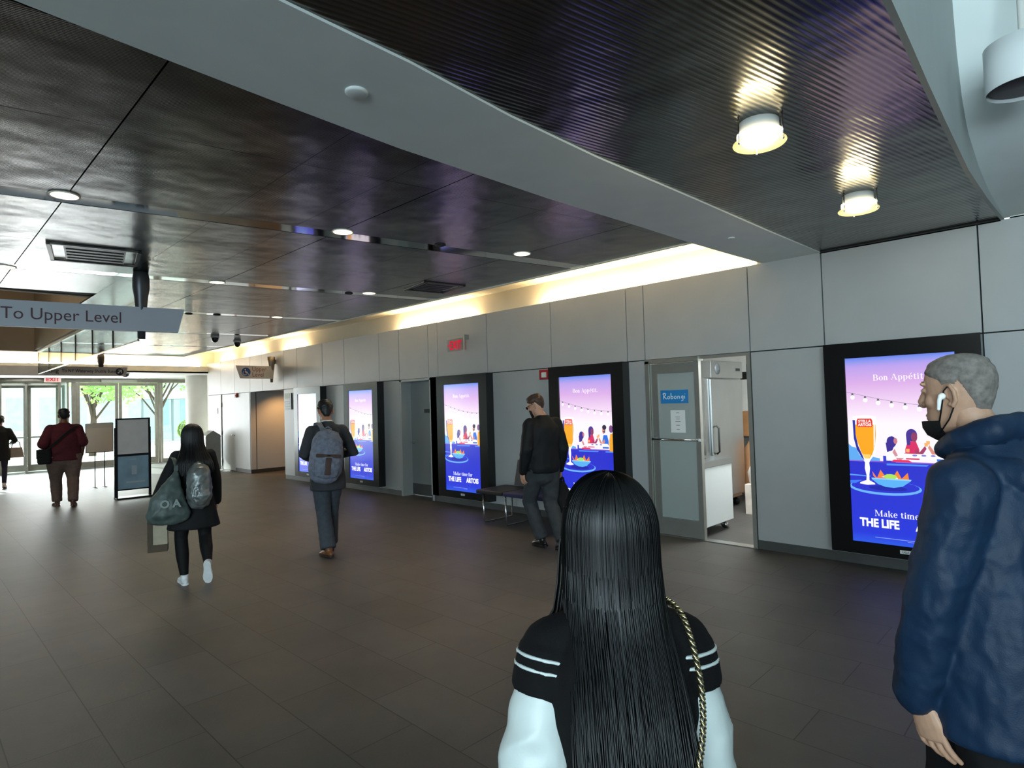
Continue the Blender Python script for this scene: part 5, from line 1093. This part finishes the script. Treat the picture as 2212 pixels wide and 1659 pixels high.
m = MB(); m.tube([(0, 0, -.46), (0, 0, -.42), (0, 0, -.28), (.01, 0, -.16), (.01, 0, -.08)], [(.14, .05), (.16, .08), (.15, .075), (.10, .05), (.05, .03)], 20, ref=(1, 0, 0), rnd=True); solid(m, 'bag_body', M_blackcloth, t, .010, 2, folds(.010, (10, 10, 9), 3))
m = MB(); m.tube([(-.04, 0, -.11), (-.02, 0, -.02), (0, 0, .01), (.04, 0, -.02), (.06, 0, -.12)], .012, 8); m.build('handle', M_blackcloth, t)

# ---- 6. man in a navy jacket at the right edge
p = Person((2.32, .245, 0), R(-17), 1.775, 'person in a navy hooded jacket with cropped grey hair and a white earbud', dict(shL=(-.185, .0, 1.365), shR=(.185, -.02, 1.365), elL=(-.235, .06, 1.045), wrL=(-.225, .13, .762), elR=(.25, -.10, 1.06), wrR=(.25, -.12, .80), head=(0, .085, 1.632), neck=(0, .015, 1.49),
    kneeL=(-.10, -.02, .50), ankL=(-.10, -.25, .12), toeL=(-.11, -.11, .03), kneeR=(.10, .18, .51), ankR=(.10, .22, .085), toeR=(.11, .40, .03)), fat=1.08)
p.body(mat('skin_weathered', 'b58d74', .5, noise_s=45, noise_a=.08), (R(3), R(-4)), [hand_mesh(p.j['wrL']+Vector((.002, -.01, -.028)), (.03, -.24, -1), (1, -.12, 0), (0, -1, 0), .50, 1.10, .10, .8), hand_mesh(p.j['wrR'], (0, -.05, -1), (-1, 0, 0), (0, 1, 0), .6, 1.05)], voxel=.009, hv=.0028)
M_navy = mat('navy_nylon', '10273f', .55, spec=.28, noise_s=12, noise_a=.12, bump=.2, bump_s=260)
def hood(m):
    n = p.j['neck']; k = p.k
    m.tube([n+Vector(q)*k for q in ((-.05, .09, -.03), (-.085, .03, .01), (-.075, -.055, .04), (0, -.085, .05), (.075, -.055, .04), (.085, .03, .01), (.05, .09, -.03))], [.024, .030, .034, .036, .034, .030, .024], 14, rnd=True)
    m.tube([n+Vector(q)*k for q in ((-.12, -.01, -.07), (-.095, -.11, -.095), (0, -.155, -.13), (.095, -.11, -.095), (.12, -.01, -.07))], [.034, .046, .056, .046, .034], 14, rnd=True)
def navyfold(pp, n):
    q = folds(.008, (7, 7, 4), 11)(pp, n)+folds(.009, (12, 12, 9), 4)(pp, n)+folds(.002, (34, 34, 26), 6)(pp, n); return q
p.upper('hooded_jacket', M_navy, [(-.56, .24, .20, .0), (-.35, .24, .20, 0), (-.1, .235, .20, 0), (.15, .225, .19, 0), (.4, .212, .172, -.005), (.60, .205, .158, -.012), (.76, .18, .145, -.018), (.90, .12, .11, -.01), (1.0, .085, .082, 0)], (.09, .080, .072, .068, .058), voxel=.008, smooth=4, extra=hood, disp=navyfold, delt=.084)
m = MB(); w_, e_ = p.j['wrL'], p.j['elL']; m.tube([w_.lerp(e_, .12), w_.lerp(e_, -.03)], [.060, .056], 18, rnd=True); solid(m, 'cuff', M_navy, p.t, .006, 2, folds(.002, (20, 20, 14), 3))
m = MB(); m.ell(w_.lerp(e_, .06)+Vector((-.058, .0, 0)), (.006, .006, .006), 10, 8); m.build('cuff_snap', M_chrome, p.t)
p.trousers(cloth('black_trousers', '0e0e10', .8), (.105, .10, .086, .082, .076), (.165, .12), disp=folds(.008, (9, 9, 8), 12))
for a in 'LR': p.shoe(a, M_blacksh)
hair_cap('hair', p.M, M_hairg, p.t, .006, front=.072, side=.045, back=-.075, seed=2, rough=.0012)
for s_ in (-1, 1):
    m = MB(); m.M = p.M; m.ell((s_*.031, .0805, .019), (.0105, .0085, .0065), 12, 8); m.build('eye', mat('eye_white', 'b9b2aa', .2), p.t)
m = MB(); m.M = p.M
for s_ in (-1, 1): m.tube([(s_*.014, .084, .041), (s_*.030, .0825, .046), (s_*.046, .073, .043)], .0035, 6, rnd=True)
m.build('eyebrows', mat('dark_brow', '2a211d', .7), p.t)
m = MB(); m.M = p.M; Mk = cloth('black_mask', '101012')
m.rings([[(x*s_, y-dy, z) for x, y in ((-.060, .030), (-.052, .068), (-.028, .096), (0, .104), (.028, .096), (.052, .068), (.060, .030))] for z, s_, dy in ((-.078, .96, -.004), (-.098, .95, -.004), (-.122, .86, .006), (-.140, .62, .03), (-.146, .3, .05))], False, False, True, closed=False)
for s_ in (-1, 1): m.tube([(s_*.057, .036, -.080), (s_*.0725, .018, -.035), (s_*.081, .004, .012), (s_*.083, -.014, .030)], .0022, 6); m.tube([(s_*.052, .040, -.115), (s_*.068, .004, -.075), (s_*.078, -.020, -.030)], .0022, 6)
m.build('face_mask', Mk, p.t)
m = MB(); m.M = p.M; m.ell((-.086, .008, -.004), (.010, .010, .010), 12, 8); m.tube([(-.090, .010, -.004), (-.092, .014, -.016), (-.090, .020, -.042)], [.0075, .006, .0048], 10, rnd=True); m.build('earbud', mat('white_gloss', 'f0f2f2', .2), p.t)

# ---- 7. woman in front with long hair and a varsity jacket
HF = 1.515
p = Person((.979, .699, 0), R(-43), HF, 'person with long straight black hair in a black and white varsity jacket, nearest the camera', dict(shL=(-.144, -.01, 1.385), shR=(.146, -.01, 1.385), elL=(-.200, -.06, 1.11), wrL=(-.225, .06, .87), elR=(.168, -.05, 1.11), wrR=(.165, .12, .92), kneeL=(-.09, .12, .51), ankL=(-.09, .14, .085), toeL=(-.1, .31, .03), kneeR=(.09, 0, .5), ankR=(.09, -.22, .12), toeR=(.1, -.08, .03)))
k = p.k
p.body(M_skinL, (0, 0), [hand_mesh(p.j['wrL'], (.2, .4, -1), (1, 0, 0), (0, 1, 0), .6, .9), hand_mesh(p.j['wrR'], (-.2, .4, -1), (-1, 0, 0), (0, 1, 0), .6, .9)], voxel=.009, hv=.004)
M_wool = cloth('black_wool', '08080a', .85, spec=.2, b=.35, bs=500); M_wsl = mat('white_leather_sleeve', 'bfc7c5', .45, noise_s=10, noise_a=.04, bump=.1, bump_s=200)
def stub(m):
    for a in 'LR':
        sh, el = p.j['sh'+a], p.j['el'+a]; m.tube([sh, sh.lerp(el, .18), sh.lerp(el, .32)], [.068*k, .073*k, .074*k], 18)
p.upper('jacket', M_wool, [(-.25, .195, .15, 0), (0, .19, .15, 0), (.3, .185, .148, 0), (.6, .18, .142, -.005), (.78, .155, .128, -.01), (.92, .10, .092, -.01), (1.03, .078, .075, 0)], voxel=.006, arms='', extra=lambda m: (stub(m), [m.tube([p.j['neck']-Vector((0, 0, .045))*k, p.j['sh'+a]], [.055*k, .062*k], 14, rnd=True) for a in 'LR']), disp=folds(.005, (8, 8, 5), 8), smooth=3)
for a in 'LR':
    sh, el, wr = p.j['sh'+a], p.j['el'+a], p.j['wr'+a]; d = (el-sh)
    for q, s_ in ((.06, .0735), (.145, .0745)):
        c = sh+d*q; m = MB(); m.tube([c-d*.013, c+d*.013], [s_*k*1.05, s_*k*1.05], 40); solid(m, 'stripe', M_wsl, p.t, .004, 1)
    m = MB(); m.tube([sh.lerp(el, .24), sh.lerp(el, .33), sh.lerp(el, .42), sh.lerp(el, .70), el, el.lerp(wr, .3), el.lerp(wr, .75), wr], [.062*k, .067*k, .073*k, .074*k, .068*k, .064*k, .056*k, .042*k], 22, rnd=True); ff = folds(.008, (9, 9, 12), 2+ord(a)); z9 = sh.lerp(el, .36).z; solid(m, 'sleeve', M_wsl, p.t, .006, 3, lambda q, n: 1.6*ff(q, n)*max(0, min(1, (z9-q.z)/.06)))
p.trousers(cloth('black_jeans', '121214'), (.10, .09, .07, .06, .05), disp=None)
for a in 'LR': p.shoe(a, M_ws)
hz = p.j['head'].z; hc = p.j['head']
M_longh = mat('sleek_black_hair', '030405', .34, spec=.30)
def fw(z): t = min(1, max(0, (hz-z)/.55)); return .099+.006*math.sin(PI*min(1, t*.9))-.008*t
def fb(z): t = min(1, max(0, (hz-.05-z)/.20)); u = max(0, min(1, (hz-.3-z)/.4)); return -.090-.100*t*t*(3-2*t)
long_hair('hair', hc, k, M_longh, p.t, .70, fw, fb, 2600, 8, .0015, .12, front=112, rg=(.109, .120, .135))
# loose lock on the left, falling forward over the shoulder
m = MB(); rnd = random.Random(4)
for _ in range(26):
    o = Vector((rnd.gauss(0, .006), rnd.gauss(0, .010), 0)); m.tube([hc+Vector(q)+o*s_ for q, s_ in (((-.075, .02, .05), .5), ((-.092, .02, -.03), .8), ((-.098, .015, -.10), .9), ((-.108, .01, -.155), 1.0), ((-.13, .02, -.20), 1.2))], [.002, .002, .002, .0018, .001], 4, caps=False)
m.build('hair_lock', M_longh, p.t, normals=False)
# chain-strap bag on the right shoulder
t = empty('chain_bag', p.t.location, R(-43)); tag(t, 'dark shoulder bag with a twisted gold chain strap on the woman nearest the camera', 'bag')
M_gold = mat('gold_chain', 'c8b98c', .28, 1, noise_s=60, noise_a=.2)
def catmull(P, n):
    P = [Vector(q) for q in P]; out = []
    for i in range(len(P)-1):
        a, b_, c, d = P[max(i-1, 0)], P[i], P[i+1], P[min(i+2, len(P)-1)]
        for s_ in range(n): u = s_/n; out.append(.5*((2*b_)+(c-a)*u+(2*a-5*b_+4*c-d)*u*u+(3*b_-a-3*c+d)*u**3))
    return out+[P[-1]]
def chain(pts, r=.0055):
    m = MB().use(M_gold); C = catmull(pts, 24); acc = 0; nxt = 0; last = C[0]; i = 0
    L = [0]
    for a, b_ in zip(C, C[1:]): L.append(L[-1]+(b_-a).length)
    n = int(L[-1]/.0062); q = 0
    for s_ in range(n):
        tl = L[-1]*s_/n
        while L[q+1] < tl: q += 1
        c = C[q].lerp(C[q+1], (tl-L[q])/max(1e-6, L[q+1]-L[q])); d = (C[q+1]-C[q]).normalized(); sd = d.cross(Vector((0, 1, 0))).normalized(); up = sd.cross(d)
        ax = (d*.75+sd*.66).normalized(); bx = (up*.8+ax.cross(up)*.6 if s_ % 2 else up).normalized(); e = []
        for w in range(13): f = 2*PI*w/12; e.append(c+ax*.0068*math.cos(f)+bx*.0042*math.sin(f))
        m.tube(e, .00155, 6, caps=False)
    m.use(M_blacksh); m.tube(C, .0032, 6); return m
chain([(.085, .06, 1.262), (.096, -.02, 1.285), (.112, -.09, 1.262), (.115, -.155, 1.16), (.088, -.190, 1.05), (.02, -.217, .93), (-.05, -.225, .80)]).build('chain_strap', M_gold, t)
chain([(.078, -.198, 1.02), (.012, -.215, .92), (-.055, -.222, .80)]).build('chain_strap', M_gold, t)
chain([(.075, -.200, 1.04), (.098, -.195, 1.0), (.13, -.175, .955)]).build('chain_strap', M_gold, t)
m = MB(); m.tube([(.13, -.17, .72), (.13, -.17, .76), (.13, -.17, .92), (.13, -.17, .975)], [(.12, .04), (.14, .06), (.135, .055), (.11, .03)], 20, ref=(1, .3, 0), rnd=True); solid(m, 'bag_body', mat('navy_quilted', '1c2030', .4, noise_s=20), t, .007, 2)
